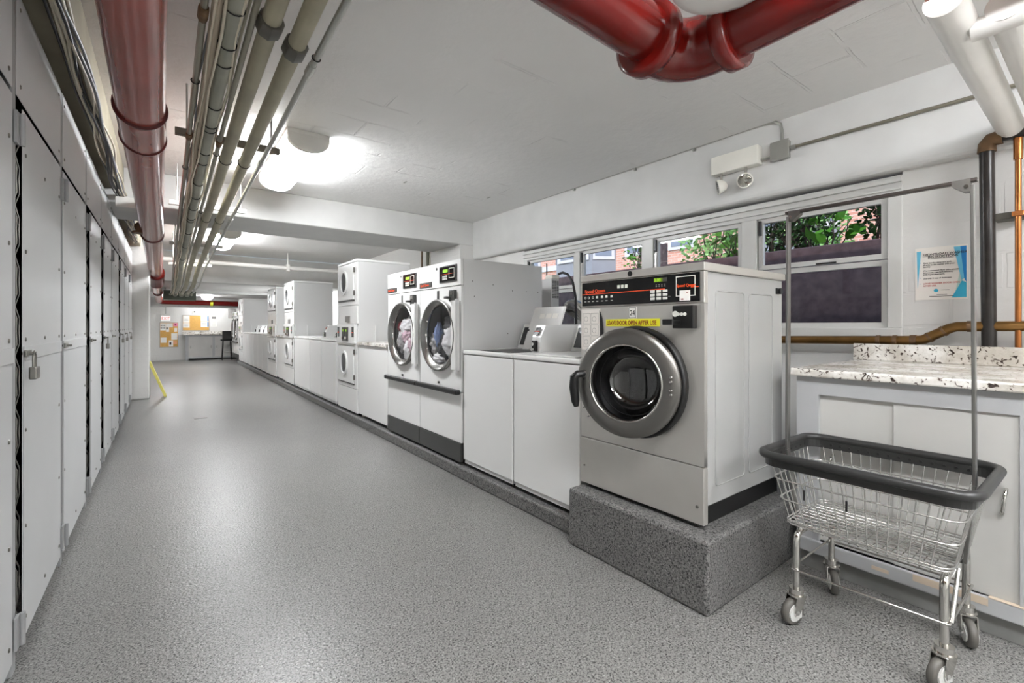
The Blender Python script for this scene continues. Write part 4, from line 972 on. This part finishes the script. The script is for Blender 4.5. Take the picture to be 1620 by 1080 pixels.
# ------------------------------------------------------------------ equipment behind the machines
t = thing('vent_box', (3.05, 3.38, 1.5), 'small white louvred box behind the top-loading washers by the window', 'box')
MB().box(3.0, 3.10, 3.33, 3.47, 1.36, 1.64).build('body', 'enamel_side', t, .004)
mb = MB()
for a in range(3):
    for b_ in range(12): mb.box(3.008 + a * .03, 3.03 + a * .03, 3.325, 3.331, 1.45 + b_ * .0145, 1.457 + b_ * .0145)
mb.build('louvres', 'kick', t)
MB().box(3.02, 3.12, 3.34, 3.45, 1.64, 1.68).build('cap', 'cream_box', t, .012)
MB().box(3.04, 3.06, 3.38, 3.42, 0.0, 1.36).build('bracket', 'conduit', t)
t = thing('flexible_duct', (3.3, 3.35, 1.2), 'silver ribbed dryer duct looping behind the washers', 'duct')
pts = []; rr_ = []
for i in range(90):
    a = i / 89; pts.append((3.28 + .31 * max(0, 1 - a * 3) ** 2, 3.50 - .5 * a, 1.30 + .12 * sin(a * PI) - .25 * a * a)); rr_.append(.062 + .006 * (i % 2))
MB().tube(pts, rr_, 20).build('ribbed_skin', 'chrome', t)
tag(MB().tube([(3.16, 3.40, 1.70), (3.14, 3.32, 1.705), (3.13, 3.24, 1.68), (3.14, 3.18, 1.60), (3.15, 3.15, 1.45), (3.15, 3.14, 1.1), (3.15, 3.15, 0.0)], .012, 10).build('drain_hose', 'cable_b'), 'black hose arching down behind the top-loading washers', 'hose')
tag(MB().tube([(2.9, 3.62, 1.75), (2.93, 3.56, 1.6), (2.94, 3.53, 1.3), (2.94, 3.52, 0.0)], .012, 10).build('supply_hose', 'cable_b'), 'black hose dropping just behind the tumble dryer', 'hose')
tag(MB().cyl((3.05, 3.455, 1.64), (3.05, 3.455, 1.80), .006, n=8).build('antenna_rod', 'black'), 'thin black rod standing beside the louvred box', 'rod')
for y, r_, m, lb in ((6.75, .03, 'pipe_b', 'olive riser pipe behind the stacked dryer, left one'), (6.62, .035, 'conduit_old', 'brown riser pipe behind the stacked dryer, right one')):
    tag(MB().cyl((3.40, y, 1.2), (3.40, y, ZC), r_, n=14).build('riser_pipe', m), lb, 'pipe')
tag(MB().tube([(3.30, 6.75, 1.9), (3.31, 6.78, 2.05), (3.30, 6.76, 2.2), (3.31, 6.78, 2.45), (3.32, 6.78, ZC)], .014, 8).build('gas_hose', 'rust'), 'thin brown gas hose behind the nearest stacked dryer', 'hose')

# ------------------------------------------------------------------ counter on the right
t = thing('granite_counter_cabinet', (2.95, .1, 0), 'long pale grey cabinet with sliding doors at the right edge', 'cabinet')
CX = 2.50; ya, yb = -1.6, .965
def frame_face(x, a, b_, c, d_, fw):
    return MB().ring([(x, a, c), (x, b_, c), (x, b_, d_), (x, a, d_)], [(x, a + fw[0], c + fw[2]), (x, b_ - fw[1], c + fw[2]), (x, b_ - fw[1], d_ - fw[3]), (x, a + fw[0], d_ - fw[3])], (.035, 0, 0), False)
frame_face(CX, .16, yb, .09, .935, (.06, .095, .06, .085)).build('face_frame', 'cab', t, .003)
frame_face(CX, ya, .158, .09, .935, (.06, .05, .06, .085)).build('face_frame', 'cab', t, .003)
MB().box(CX + .03, CX + .93, yb - .02, yb, 0, .935).box(CX + .89, CX + .93, ya, yb - .02, 0, .935).build('carcass', 'cab', t)
MB().box(CX + .02, CX + .04, ya, yb - .01, .0, .09).build('kick_board', 'cab_kick', t, .002)
MB().box(CX - .012, CX + .03, ya, yb, .085, .150).build('bottom_rail', 'cab', t, .006)
for a, b_, x in ((.565, .875, .022), (.215, .59, .012)):
    MB().box(CX + x, CX + x + .008, a, b_, .15, .852).build('sliding_door', 'cab_door', t, .001)
for a, b_, x in ((-.45, .11, .022), (-1.0, -.44, .012)):
    MB().box(CX + x, CX + x + .008, a, b_, .15, .852).build('sliding_door', 'cab_door', t, .001)
for y, ly in ((.825, .0), (.265, 0)):
    MB().tube([(CX + .02, y, .475), (CX - .01, y, .48), (CX - .02, y - .004, .50), (CX - .02, y - .008, .545), (CX - .01, y - .01, .565), (CX + .02, y - .01, .57)], .006, 8).build('door_handle', 'chrome', t)
MB().box(CX - .0135, CX - .0115, .30, .52, .118, .146).box(CX - .0135, CX + .01, .17, .30, .1505, .1525).box(CX - .0135, CX - .0115, .60, .66, .11, .125).build('paint_chips', 'chip', t)
ct = thing('granite_countertop', (2.95, .1, .935), 'white speckled granite countertop with backsplash along the window wall', 'countertop')
MB().box(CX - .035, 3.44, ya, .985, .935, .972).build('slab', 'granite', ct, .008)
MB().box(3.418, 3.44, ya, 1.0, .972, 1.07).build('backsplash', 'granite', ct, .003)

# ------------------------------------------------------------------ pipes on the right wall
t = thing('black_iron_pipe', (3.52, .42, 1.1), 'black iron pipe rising from the counter with a rusty top elbow', 'pipe')
MB().tube([(3.482, .415, .975), (3.482, .425, 2.10)], .030, 18).build('riser', 'iron', t)
MB().tube([(3.482, .425, 2.10), (3.482, .424, 2.14), (3.482, .41, 2.16), (3.482, .37, 2.165)], [.038, .036, .036, .038], 16).build('elbow', 'rust', t)
MB().tube([(3.482, .38, 2.165), (3.482, -1.2, 2.18)], .026, 16).build('arm', 'iron', t)
t = thing('brass_waste_pipe', (3.482, .8, 1.1), 'tarnished brass pipe running under the windows behind the counter', 'pipe')
MB().tube([(3.487, 2.6, 1.060), (3.487, .72, 1.095), (3.487, .68, 1.10), (3.487, .57, 1.165), (3.487, .54, 1.175), (3.487, .30, 1.178), (3.487, -1.2, 1.18)], .027, 18).build('pipe_length', 'bronze', t)
for a, b_ in (((3.487, .82, 1.093), (3.487, .80, 1.0935)), ((3.487, .90, 1.0915), (3.487, .88, 1.092)), ((3.487, .74, 1.095), (3.487, .71, 1.096)), ((3.487, .66, 1.111), (3.487, .65, 1.117)), ((3.487, .60, 1.147), (3.487, .59, 1.153)), ((3.487, .50, 1.176), (3.487, .48, 1.176))):
    MB().tube([a, b_], .030, 18).build('solder_collar', 'rust', t)
t = thing('copper_pipe', (3.54, .31, 1.5), 'thin copper pipe standing right of the black iron pipe', 'pipe')
MB().tube([(3.482, .312, .975), (3.482, .312, 2.10)], .0125, 12).build('riser', 'copper', t)
MB().tube([(3.482, .312, 2.03), (3.482, .312, 2.14)], .018, 12).build('fitting', 'copper', t)
MB().box(3.497, 3.598, .28, .40, 1.735, 1.77).build('clamp_bar', 'coupling', t, .003)
MB().box(3.464, 3.50, .29, .334, 1.74, 1.765).build('clamp', 'copper', t, .004)
# white pipes, top right
t = thing('white_steam_pipe', (2.9, .33, 2.2), 'fat white painted pipe crossing to the window wall, left of two', 'pipe')
MB().tube([(2.02, .345, 2.24), (3.50, .338, 2.20)], .053, 24).build('pipe_length', 'white_pipe', t)
t = thing('white_steam_pipe', (2.9, .2, 2.2), 'fat white painted pipe crossing to the window wall, right of two', 'pipe')
MB().tube([(2.20, .225, 2.235), (3.50, .215, 2.20)], .05, 24).build('pipe_length', 'white_pipe', t)
t = thing('peeling_pipe', (2.05, .1, 2.3), 'pipe with peeling red and cream paint at the top right corner', 'pipe')
MB().tube([(2.02, .40, 2.30), (2.02, .34, 2.315), (2.02, -.8, 2.33)], [.045, .055, .055], 20).build('pipe_length', 'peel', t)
t = thing('white_branch_pipe', (2.3, .1, 2.24), 'short white branch pipe leaving the left white pipe', 'pipe')
MB().tube([(2.235, .31, 2.20), (2.235, -1.2, 2.22)], .036, 20).build('pipe_length', 'white_pipe', t)

# ------------------------------------------------------------------ conduit, box and emergency light on the beam
t = thing('overhead_conduit', (2.2, 4.3, ZC), 'thin metal conduit from the ceiling light to the beam junction box', 'conduit')
pts = [(1.08, 4.42, ZC - .02), (1.3, 4.42, ZC - .016), (3.28, 4.32, ZC - .016), (3.38, 4.30, ZC - .016), (3.425, 4.25, ZC - .018), (3.432, 4.15, ZC - .02), (3.434, 1.56, ZC - .02), (3.434, 1.47, ZC - .03), (3.434, 1.43, ZC - .06), (3.434, 1.42, ZC - .11), (3.434, 1.42, 2.455)]
MB().tube(pts, .0105, 10).build('tubing', 'conduit', t)
for p in ((1.9, 4.39), (2.9, 4.34)): MB().box(p[0] - .01, p[0] + .01, p[1] - .03, p[1] + .03, ZC - .03, ZC - .001).build('strap', 'conduit', t)
for y in (3.5, 2.7, 2.1): MB().box(3.424, 3.449, y - .01, y + .01, ZC - .05, ZC - .006).build('strap', 'conduit', t)
t = t_jb = thing('junction_box', (3.43, 1.42, 2.39), 'square galvanised junction box on the beam beside the emergency light', 'box')
MB().box(3.40, 3.449, 1.368, 1.480, 2.335, 2.455).build('body', 'conduit', t, .004)
MB().box(3.395, 3.40, 1.362, 1.486, 2.330, 2.460).build('cover', 'conduit', t, .003)
t = thing('wall_conduit', (3.43, .9, 2.38), 'thin metal conduit running right from the square junction box', 'conduit')
MB().tube([(3.434, 1.362, 2.40), (3.434, -1.2, 2.385)], .010, 10).build('tubing', 'conduit_old', t)
MB().tube([(3.434, 1.36, 2.40), (3.434, 1.33, 2.40)], .016, 10).build('connector', 'conduit', t)
t = thing('emergency_light', (3.42, 1.73, 2.4), 'cream emergency light with two round lamp heads on the beam', 'light')
MB().box(3.375, 3.449, 1.56, 1.92, 2.335, 2.475).build('housing', 'cream_box', t, .006)
MB().tube([(3.43, 1.486, 2.37), (3.43, 1.56, 2.37)], .011, 10).build('conduit_stub', 'conduit', t)
for y, dr_ in ((1.845, (-.55, .75, -.2)), (1.655, (-.9, -.2, -.2))):
    hd = Vector(dr_).normalized(); c = Vector((3.39, y, 2.235))
    MB().cyl((3.395, y, 2.27), (3.395, y, 2.34), .010, n=10).build('swivel_neck', 'chrome', t)
    u_ = hd.orthogonal().normalized(); w_ = hd.cross(u_)
    def cc(o_, rr): return [c + hd * o_ + (u_ * cos(2 * PI * i / 24) + w_ * sin(2 * PI * i / 24)) * rr for i in range(24)]
    hh = MB().loft([cc(-.045, .012), cc(-.035, .032), cc(-.01, .048), cc(.02, .056), cc(.026, .056), cc(.026, .048)], True, True).build('lamp_head', 'cream_box', t)
    MB().loft([cc(-.02, .01), cc(.0, .035), cc(.022, .049)], True, True).build('reflector', 'chrome', hh)
    MB().loft([cc(.024, .049), cc(.030, .03), cc(.032, .004)], True, False, True).build('lens', 'glass', hh)

for nm_ in ('overhead_conduit', 'wall_conduit', 'emergency_light'): shift(bpy.data.objects[nm_], .069, .028, .028)
shift(t_jb, .069, .028, .028)
# ------------------------------------------------------------------ instruction poster
t = thing('instruction_poster', (XW - .002, .625, 1.33), 'laminated washer instruction sheet with blue edges on the wall right of windows', 'poster')
a, b_, c, d_ = .512, .740, 1.332, 1.640; XP = XW - .003
MB().box(XP, XW - .0005, a, b_, c, d_).build('laminate_sheet', 'laminate', t, .0)
def ply(pts, m, nm, dx=.0006): MB().prism([(XP - dx, b_ - u * (b_ - a), d_ - v * (d_ - c)) for u, v in pts], (.0003, 0, 0)).build(nm, m, t)
ply([(.03, .06), (.12, .06), (.05, .78)], 'blue1', 'blue_wedge')
ply([(.74, .03), (.86, .03), (.93, .62), (.88, .66)], 'blue1', 'blue_wedge')
ply([(.86, .03), (.97, .03), (.97, .7), (.93, .62)], 'blue2', 'blue_wedge')
ply([(.85, .50), (.89, .66), (.77, .86)], 'mint', 'mint_wedge')
ply([(.89, .66), (.97, .70), (.97, .97), (.70, .97)], 'blue3', 'teal_wedge')
def pt(s, sz, u, v, m='ink', al='LEFT', xs=1.0): text(s, sz, (XP - .0012, b_ - u * (b_ - a), d_ - v * (d_ - c)), FX, FZ, m, t, 'printed_line', .0003, xs, al, .0002)
pt('FRONTLOAD WASHER', .0185, .15, .155, xs=1.0); pt('INSTRUCTIONS', .0185, .25, .205)
ply([(.15, .163), (.84, .163), (.84, .168), (.15, .168)], 'ink', 'underline', .001); ply([(.25, .213), (.74, .213), (.74, .218), (.25, .218)], 'ink', 'underline', .001)
for i, s in enumerate(['Place laundry detergent pods', 'directly in the washer with your', 'laundry.', '', 'We recommend NOT using powder', 'detergents - use high-efficiency', '(HE) liquid detergents.', '', 'Use only \u00bc cup of detergent.']):
    if s: pt(s, .0105, .16, .305 + i * .037)
for v in (.30, .445, .59, .70): pt('-', .016, .09, v, 'blue2')
pt('LEAVE WASHER DOOR OPEN', .012, .16, .70, 'ink_red'); pt('AFTER USE.', .012, .16, .745, 'ink_red')
MB().prism([(XP - .001, b_ - .41 * (b_ - a) + .010 * cos(q * PI / 8), d_ - .825 * (d_ - c) + .010 * sin(q * PI / 8)) for q in range(16)], (.0004, 0, 0)).build('round_logo', 'blue3', t)
ply([(.5, .815), (.66, .815), (.66, .825), (.5, .825)], 'ink_grey', 'fine_print'); ply([(.42, .90), (.62, .90), (.62, .908), (.42, .908)], 'ink_grey', 'fine_print'); ply([(.28, .93), (.74, .93), (.74, .94), (.28, .94)], 'ink', 'fine_print')

# ------------------------------------------------------------------ laundry cart
t = thing('laundry_cart', (2.24, .57, 0), 'chrome wire laundry cart with black bumper rim and tall hanging frame', 'cart')
rimz = .655; RX0, RX1, RY0, RY1 = 1.955, 2.468, .258, .905       # rim corners
BX0, BX1, BY0, BY1, BZ = 2.03, 2.405, .33, .83, .375             # basket floor
def rrect(x0, x1, y0_, y1_, z, rr, k=6):
    pts = []
    for cx, cy_, st_ in ((x1 - rr, y1_ - rr, 0), (x0 + rr, y1_ - rr, 1), (x0 + rr, y0_ + rr, 2), (x1 - rr, y0_ + rr, 3)):
        for i in range(k + 1):
            q = (st_ + i / k) * PI / 2; pts.append(Vector((cx + rr * cos(q), cy_ + rr * sin(q), z)))
    return pts
rim = rrect(RX0, RX1, RY0, RY1, rimz, .07)
rm = MB().tube(rim, .0165, 12, True)
rin = rrect(RX0 + .012, RX1 - .012, RY0 + .012, RY1 - .012, rimz, .06); rin2 = [p + Vector((0, 0, -.045)) for p in rin]
rin3 = rrect(RX0 + .008, RX1 - .008, RY0 + .008, RY1 - .008, rimz - .045, .063)
rm.loft([rin, rin2, rin3, rrect(RX0 + .006, RX1 - .006, RY0 + .006, RY1 - .006, rimz, .064)], False)
rmo = rm.build('bumper_rim', 'bumper', t)
for i in range(14): MB().cyl((RX1 - .0125, RY0 + .09 + i * .035, rimz - .028), (RX1 - .0135, RY0 + .09 + i * .035, rimz - .028), .0055, n=10).build('rivet_hole', 'black', rmo)
for i in range(8):
    for yy in (RY1 - .0125, RY0 + .0125): MB().cyl((RX0 + .10 + i * .05, yy, rimz - .028), (RX0 + .10 + i * .05, yy + (-.001 if yy > .5 else .001), rimz - .028), .0055, n=10).build('rivet_hole', 'black', rmo)
def lerp(a, b_, q): return a + (b_ - a) * q
def lvl(q, rr=.06): return rrect(lerp(RX0 + .02, BX0, q), lerp(RX1 - .02, BX1, q), lerp(RY0 + .02, BY0, q), lerp(RY1 - .02, BY1, q), lerp(rimz - .02, BZ, q), lerp(.055, .04, q))
hoops = MB()
for q in (.30, .62, .96, 1.0): hoops.tube(lvl(q), .0032, 6, True)
hoops.build('basket_hoops', 'wire', t)
wires = MB(); rw = .0022
def side_pt(sx, u, q):
    x0, x1, y0_, y1_, z = lerp(RX0 + .02, BX0, q), lerp(RX1 - .02, BX1, q), lerp(RY0 + .02, BY0, q), lerp(RY1 - .02, BY1, q), lerp(rimz - .02, BZ, q)
    if sx == 0: return (x0, lerp(y0_ + .05, y1_ - .05, u), z)
    if sx == 1: return (x1, lerp(y0_ + .05, y1_ - .05, u), z)
    if sx == 2: return (lerp(x0 + .05, x1 - .05, u), y0_, z)
    return (lerp(x0 + .05, x1 - .05, u), y1_, z)
NL, NS = 15, 9
for i in range(NL):
    u = i / (NL - 1); a = side_pt(0, u, .08); b1 = side_pt(0, u, 1); b2 = side_pt(1, u, 1); c2 = side_pt(1, u, .08)
    wires.tube([a, b1, (b1[0] + .004, b1[1], BZ - .008), (b2[0] - .004, b2[1], BZ - .008), b2, c2], rw, 6)
for i in range(NS):
    u = i / (NS - 1); a = side_pt(2, u, .08); b1 = side_pt(2, u, 1); b2 = side_pt(3, u, 1); c2 = side_pt(3, u, .08)
    wires.tube([a, b1, (b1[0], b1[1] + .004, BZ - .004), (b2[0], b2[1] - .004, BZ - .004), b2, c2], rw, 6)
for i in range(12):
    x = lerp(BX0 + .02, BX1 - .02, i / 11); wires.tube([(x, BY0, BZ - .004), (x, BY1, BZ - .004)], rw * .8, 5)
wires.build('basket_wires', 'wire', t)
MB().box(2.20, 2.24, BY0 - .01, BY1 + .01, BZ - .014, BZ - .009).build('floor_strap', 'steel_dark', t)
for q, (yy) in enumerate((.74, .60)):
    p = Vector(side_pt(0, (yy - .3) / .5, .45)); MB().box(p.x - .010, p.x - .004, yy, yy + .006, p.z - .02, p.z + .02).build('zip_tie', 'black', t)
# hanging frame of flat bar
UX = 2.165
for ytop, ybot, yfoot in ((.868, .872, BY1 - .0), (.297, .292, BY0 + .0)):
    sgn = 1 if ytop > .5 else -1
    ps = [(UX, ytop, 1.652), (UX, ybot, rimz - .01), (UX + .02, yfoot + sgn * .012, BZ - .005), (UX + .03, yfoot - sgn * .04, BZ - .012)]
    mb = MB()
    for a, b_ in zip(ps[:-1], ps[1:]):
        a = Vector(a); b_ = Vector(b_); s_ = Vector((.015, 0, 0)); th_ = Vector((0, .005, 0))
        mb.add([a - s_ - th_, a + s_ - th_, a + s_ + th_, a - s_ + th_, b_ - s_ - th_, b_ + s_ - th_, b_ + s_ + th_, b_ - s_ + th_], [(0, 1, 2, 3), (7, 6, 5, 4), (0, 4, 5, 1), (1, 5, 6, 2), (2, 6, 7, 3), (3, 7, 4, 0)])
    mb.build('upright', 'bar', t, .002)
    MB().prism([(UX - .014, ytop - sgn * .004, 1.675), (UX - .014, ytop - sgn * .05, 1.672), (UX - .014, ytop - sgn * .05, 1.655), (UX - .014, ytop - sgn * .02, 1.63), (UX - .014, ytop - sgn * .004, 1.63)], (.028, 0, 0)).build('corner_bracket', 'steel_dark', t, .002)
    MB().cyl((UX - .018, ytop - sgn * .014, 1.648), (UX - .012, ytop - sgn * .014, 1.648), .006, n=8).build('bolt', 'chrome', t)
MB().box(UX - .013, UX + .013, .285, .878, 1.662, 1.674).build('top_bar', 'bar_dark', t, .002)
# legs, casters
LEG = [(2.005, .775), (2.03, .345), (2.375, .775), (2.385, .345)]
def stay(pts): return MB().tube(pts, .0045, 8)
for i, (x, y) in enumerate(LEG):
    dx = 1 if i < 2 else -1
    MB().tube([(x + dx * .10, y, BZ - .02), (x + dx * .03, y, BZ - .02), (x + dx * .008, y, BZ - .028), (x, y, BZ - .05), (x, y, .135)], .0125, 14).build('leg', 'chrome', t)
    ang = math.radians((162, 160, 212, 207)[i]) - PI / 2
    q0 = MB().cyl((0, 0, .118), (0, 0, .140), .026, n=20).cyl((0, 0, .112), (0, 0, .118), .032, n=20)
    rot = Matrix.Translation((x, y, 0)) @ Matrix.Rotation(ang + PI / 2, 4, 'Z')
    cs = q0.xform(rot).build('caster', 'chrome', t, .003)
    mbk = MB()
    for s_ in (-1, 1): mbk.prism([(-.026, s_ * .021, .112), (.026, s_ * .021, .112), (.036, s_ * .021, .06), (.030, s_ * .021, .045), (.012, s_ * .021, .045), (-.01, s_ * .021, .08)], (0, s_ * .003, 0))
    mbk.box(-.026, .026, -.024, .024, .108, .113)
    mbk.xform(rot).build('fork', 'chrome', cs, .002)
    pr_ = [(-.014, .030), (-.014, .042), (-.010, .049), (0, .051), (.010, .049), (.014, .042), (.014, .030)]
    MB().loft([[(.022 + rr * cos(2 * PI * k / 32), yy_, .051 + rr * sin(2 * PI * k / 32)) for k in range(32)] for yy_, rr in pr_], True).xform(rot).build('tyre', 'tyre', cs)
    MB().cyl((.022, -.015, .051), (.022, .015, .051), .034, n=28).cyl((.022, -.024, .051), (.022, .024, .051), .012, n=12).xform(rot).build('wheel', 'wheel', cs, .002)
    for s_ in (-1, 1):
        MB().prism([(-.008, s_ * .0155, .03), (.05, s_ * .0155, .03), (.056, s_ * .0155, .055), (.03, s_ * .0155, .082), (-.005, s_ * .0155, .075)], (0, s_ * .003, 0)).xform(rot).build('thread_guard', 'wheel', cs, .002)
ZS = .215
stay([(LEG[0][0] - .015, LEG[0][1] + .01, ZS), (LEG[0][0] - .016, LEG[0][1], ZS), (LEG[1][0] - .016, LEG[1][1], ZS), (LEG[1][0] - .012, LEG[1][1] - .014, ZS), (LEG[1][0] + .02, LEG[1][1] - .015, ZS), (LEG[3][0] + .012, LEG[3][1] - .015, ZS)]).build('stay_rod', 'chrome', t)
stay([(LEG[2][0] + .015, LEG[2][1] + .012, ZS), (LEG[2][0] + .016, LEG[2][1], ZS), (LEG[3][0] + .016, LEG[3][1], ZS), (LEG[3][0] + .014, LEG[3][1] - .012, ZS)]).build('stay_rod', 'chrome', t)
stay([(LEG[0][0], LEG[0][1] + .015, ZS), (LEG[2][0] + .012, LEG[2][1] + .015, ZS)]).build('stay_rod', 'chrome', t)
MB().tube([(LEG[1][0] + .01, LEG[1][1] - .016, ZS), (LEG[1][0] + .12, LEG[1][1] - .016, BZ - .02)], .007, 8).build('brace', 'chrome', t)

# ------------------------------------------------------------------ far end
YF = 19.5
def flat(y, u0, u1, v0, v1, m, par, nm, th=.004): return MB().box(u0, u1, y - th, y, v0, v1).build(nm, m, par)
t = thing('notice_board', (.12, YF, .85), 'tall cork notice board covered with papers under the exit sign', 'notice board')
flat(YF, -.135, .385, .44, 1.295, 'alu', t, 'frame', .02); flat(YF - .02, -.115, .365, .46, 1.275, 'cork', t, 'cork', .004)
for u0, u1, v0, v1, m, nm in ((-.11, .04, 1.02, 1.26, 'paper', 'photo_page'), (.045, .13, .97, 1.26, 'paper', 'notice'), (.13, .23, 1.12, 1.26, 'paper', 'notice'), (.25, .355, 1.16, 1.265, 'pink', 'pink_note'),
                             (.19, .30, .70, .92, 'paper', 'notice'), (.30, .355, .70, .92, 'paper', 'notice'), (-.10, .06, .60, .78, 'paper', 'curled_sheets'), (.12, .24, .47, .68, 'paper', 'notice'), (.24, .345, .55, .65, 'salmon', 'salmon_note'), (.27, .35, .97, 1.10, 'laminate', 'card')):
    flat(YF - .024, u0, u1, v0, v1, m, t, nm, .002)
for a in range(3):
    for b_ in range(2): flat(YF - .026, -.10 + a * .045, -.07 + a * .045, 1.08 + b_ * .08, 1.13 + b_ * .08, 'ink_grey', t, 'thumbnail', .001)
flat(YF - .026, .14, .19, .53, .62, 'ink', t, 'picture', .001); flat(YF - .026, .05, .10, 1.05, 1.12, 'ink_grey', t, 'picture', .001); flat(YF - .026, .28, .33, 1.19, 1.23, 'maroon', t, 'picture', .001)
t = thing('notice_board', (.88, YF, 1.25), 'wide cork notice board above the far granite counter', 'notice board')
flat(YF, .49, 1.285, 1.00, 1.55, 'alu', t, 'frame', .02); flat(YF - .02, .51, 1.265, 1.02, 1.53, 'cork', t, 'cork', .004)
for u0, u1, v0, v1 in ((.515, .70, 1.28, 1.525), (.515, .70, 1.11, 1.27), (1.02, 1.255, 1.33, 1.525), (1.02, 1.255, 1.13, 1.32)): flat(YF - .024, u0, u1, v0, v1, 'paper', t, 'notice', .002)
for v0, v1 in ((1.34, 1.515), (1.14, 1.31)): flat(YF - .026, 1.215, 1.25, v0, v1, 'blue2', t, 'blue_edge', .001)
mb = MB()
for u0, u1, v0 in ((.54, .67, 1.36), (.55, .66, 1.40), (.54, .67, 1.20), (.55, .66, 1.16), (1.05, 1.19, 1.40), (1.05, 1.18, 1.44), (1.05, 1.19, 1.20), (1.05, 1.18, 1.25)): mb.box(u0, u1, YF - .0275, YF - .026, v0, v0 + .008)
mb.build('printed_lines', 'ink_grey', t)
t = thing('wall_notice', (1.41, YF, 1.35), 'single white printed sheet on the far wall right of the wide board', 'notice')
flat(YF, 1.31, 1.51, 1.15, 1.54, 'paper', t, 'sheet'); flat(YF - .004, 1.34, 1.48, 1.42, 1.51, 'ink_grey', t, 'photo', .001)
mb = MB()
for k in range(5): mb.box(1.34, 1.48, YF - .0055, YF - .004, 1.19 + k * .04, 1.196 + k * .04)
mb.build('printed_lines', 'ink_grey', t)
t = thing('exit_sign', (.03, YF - .2, 1.45), 'white lit EXIT sign hanging before the far wall', 'sign')
MB().box(-.10, .17, YF - .26, YF - .18, 1.335, 1.575).build('housing', 'fixture', t, .006)
MB().box(-.085, .155, YF - .264, YF - .26, 1.35, 1.50).build('face', 'exit', t)
text('EXIT', .15, (.035, YF - .266, 1.375), (1, 0, 0), FZ, 'ink_red', t, 'exit_lettering', xs=.75, align='CENTER', bold=.003)
MB().cyl((.035, YF - .22, 1.575), (.035, YF - .22, 2.10), .012, n=8).build('stem', 'conduit', t)
t = thing('round_alarm', (.84, YF, 1.66), 'small round dark-centred alarm on the far wall above the wide board', 'alarm')
MB().cyl((.84, YF, 1.66), (.84, YF - .04, 1.66), .05, n=20).build('ring', 'cream_box', t); MB().cyl((.84, YF - .04, 1.66), (.84, YF - .05, 1.66), .028, n=16).build('grille', 'kick', t)
t = thing('far_counter_cabinet', (1.4, 19.25, 0), 'pale grey cabinet with sliding doors under the far counter', 'cabinet')
yc = 19.05
MB().box(.57, .66, yc, yc + .03, 0, .86).box(.66, 1.45, yc, yc + .03, .80, .86).box(1.34, 1.41, yc, yc + .03, .10, .80).box(.66, 3.4, yc, yc + .03, .06, .11).box(1.45, 3.4, yc, yc + .03, .80, .86).build('face_frame', 'cab', t, .003)
MB().box(.57, .60, yc + .03, YF, 0, .86).box(.60, 3.4, yc + .2, YF, .1, .86).build('carcass', 'cab', t)
for a, b_ in ((.66, 1.0), (.99, 1.34), (1.41, 1.9), (1.9, 2.4)):
    dd = MB().box(a, b_, yc + (.012 if a > .9 else .02), yc + .03, .11, .80).build('sliding_door', 'cab_door', t)
for x in (.70, 1.29, 1.46): MB().box(x, x + .012, yc - .006, yc + .02, .40, .50).build('door_handle', 'chrome', t)
t = thing('far_countertop', (1.4, 19.25, .86), 'white speckled granite slab on the far cabinet', 'countertop')
MB().box(.48, 3.5, yc - .05, YF - .002, .862, .90).build('slab', 'granite', t, .004)
MB().box(.48, 3.5, YF - .024, YF - .002, .90, .97).build('backsplash', 'granite', t, .003)
t = thing('bar_stool', (1.72, 18.6, 0), 'black bar stool with low backrest in front of the far counter', 'stool')
MB().box(1.54, 1.90, 18.43, 18.78, .66, .72).build('seat', 'black', t, .02)
MB().box(1.57, 1.88, 18.40, 18.44, .70, 1.0).build('backrest', 'black', t, .03)
for x in (1.58, 1.86):
    for y in (18.46, 18.74): MB().tube([(x * .8 + 1.72 * .2, y * .8 + 18.6 * .2, .66), (x, y, 0)], .012, 8).build('leg', 'black', t)
MB().tube(rrect(1.60, 1.84, 18.48, 18.72, .28, .01, 2), .008, 6, True).build('footrest', 'chrome', t)
tag(MB().box(1.75, 1.95, 18.33, 18.5, 1.42, 1.76).build('wall_duct', 'white_pipe', bevel=.03), 'white boxed duct hanging near the far right corner', 'duct')
tag(MB().tube([(1.95, 18.9, 1.76), (1.93, 18.9, 1.5), (2.02, 18.95, 1.3), (2.2, 19.2, 1.2), (2.2, 19.5, 1.2)], .08, 12).build('white_duct', 'white_pipe'), 'fat white bent duct on the far wall beside the dryers', 'duct')
# yellow sign leaning on the pillar
t = thing('folded_floor_sign', (-.08, 9.62, 0), 'folded pale yellow floor sign leaning against the white pillar', 'sign')
dv = Vector((-.21, 0, .58)); nv = Vector((.58, 0, .21)).normalized() * .016
for s_, nm in ((0, 'front_leaf'), (1.05, 'rear_leaf')):
    o_ = Vector((.015, 9.5, .008)) + nv * (s_ - 1.02)
    MB().prism([o_, o_ + dv, o_ + dv + nv, o_ + nv], (0, .26, 0)).build(nm, 'yellow_pl', t, .004)
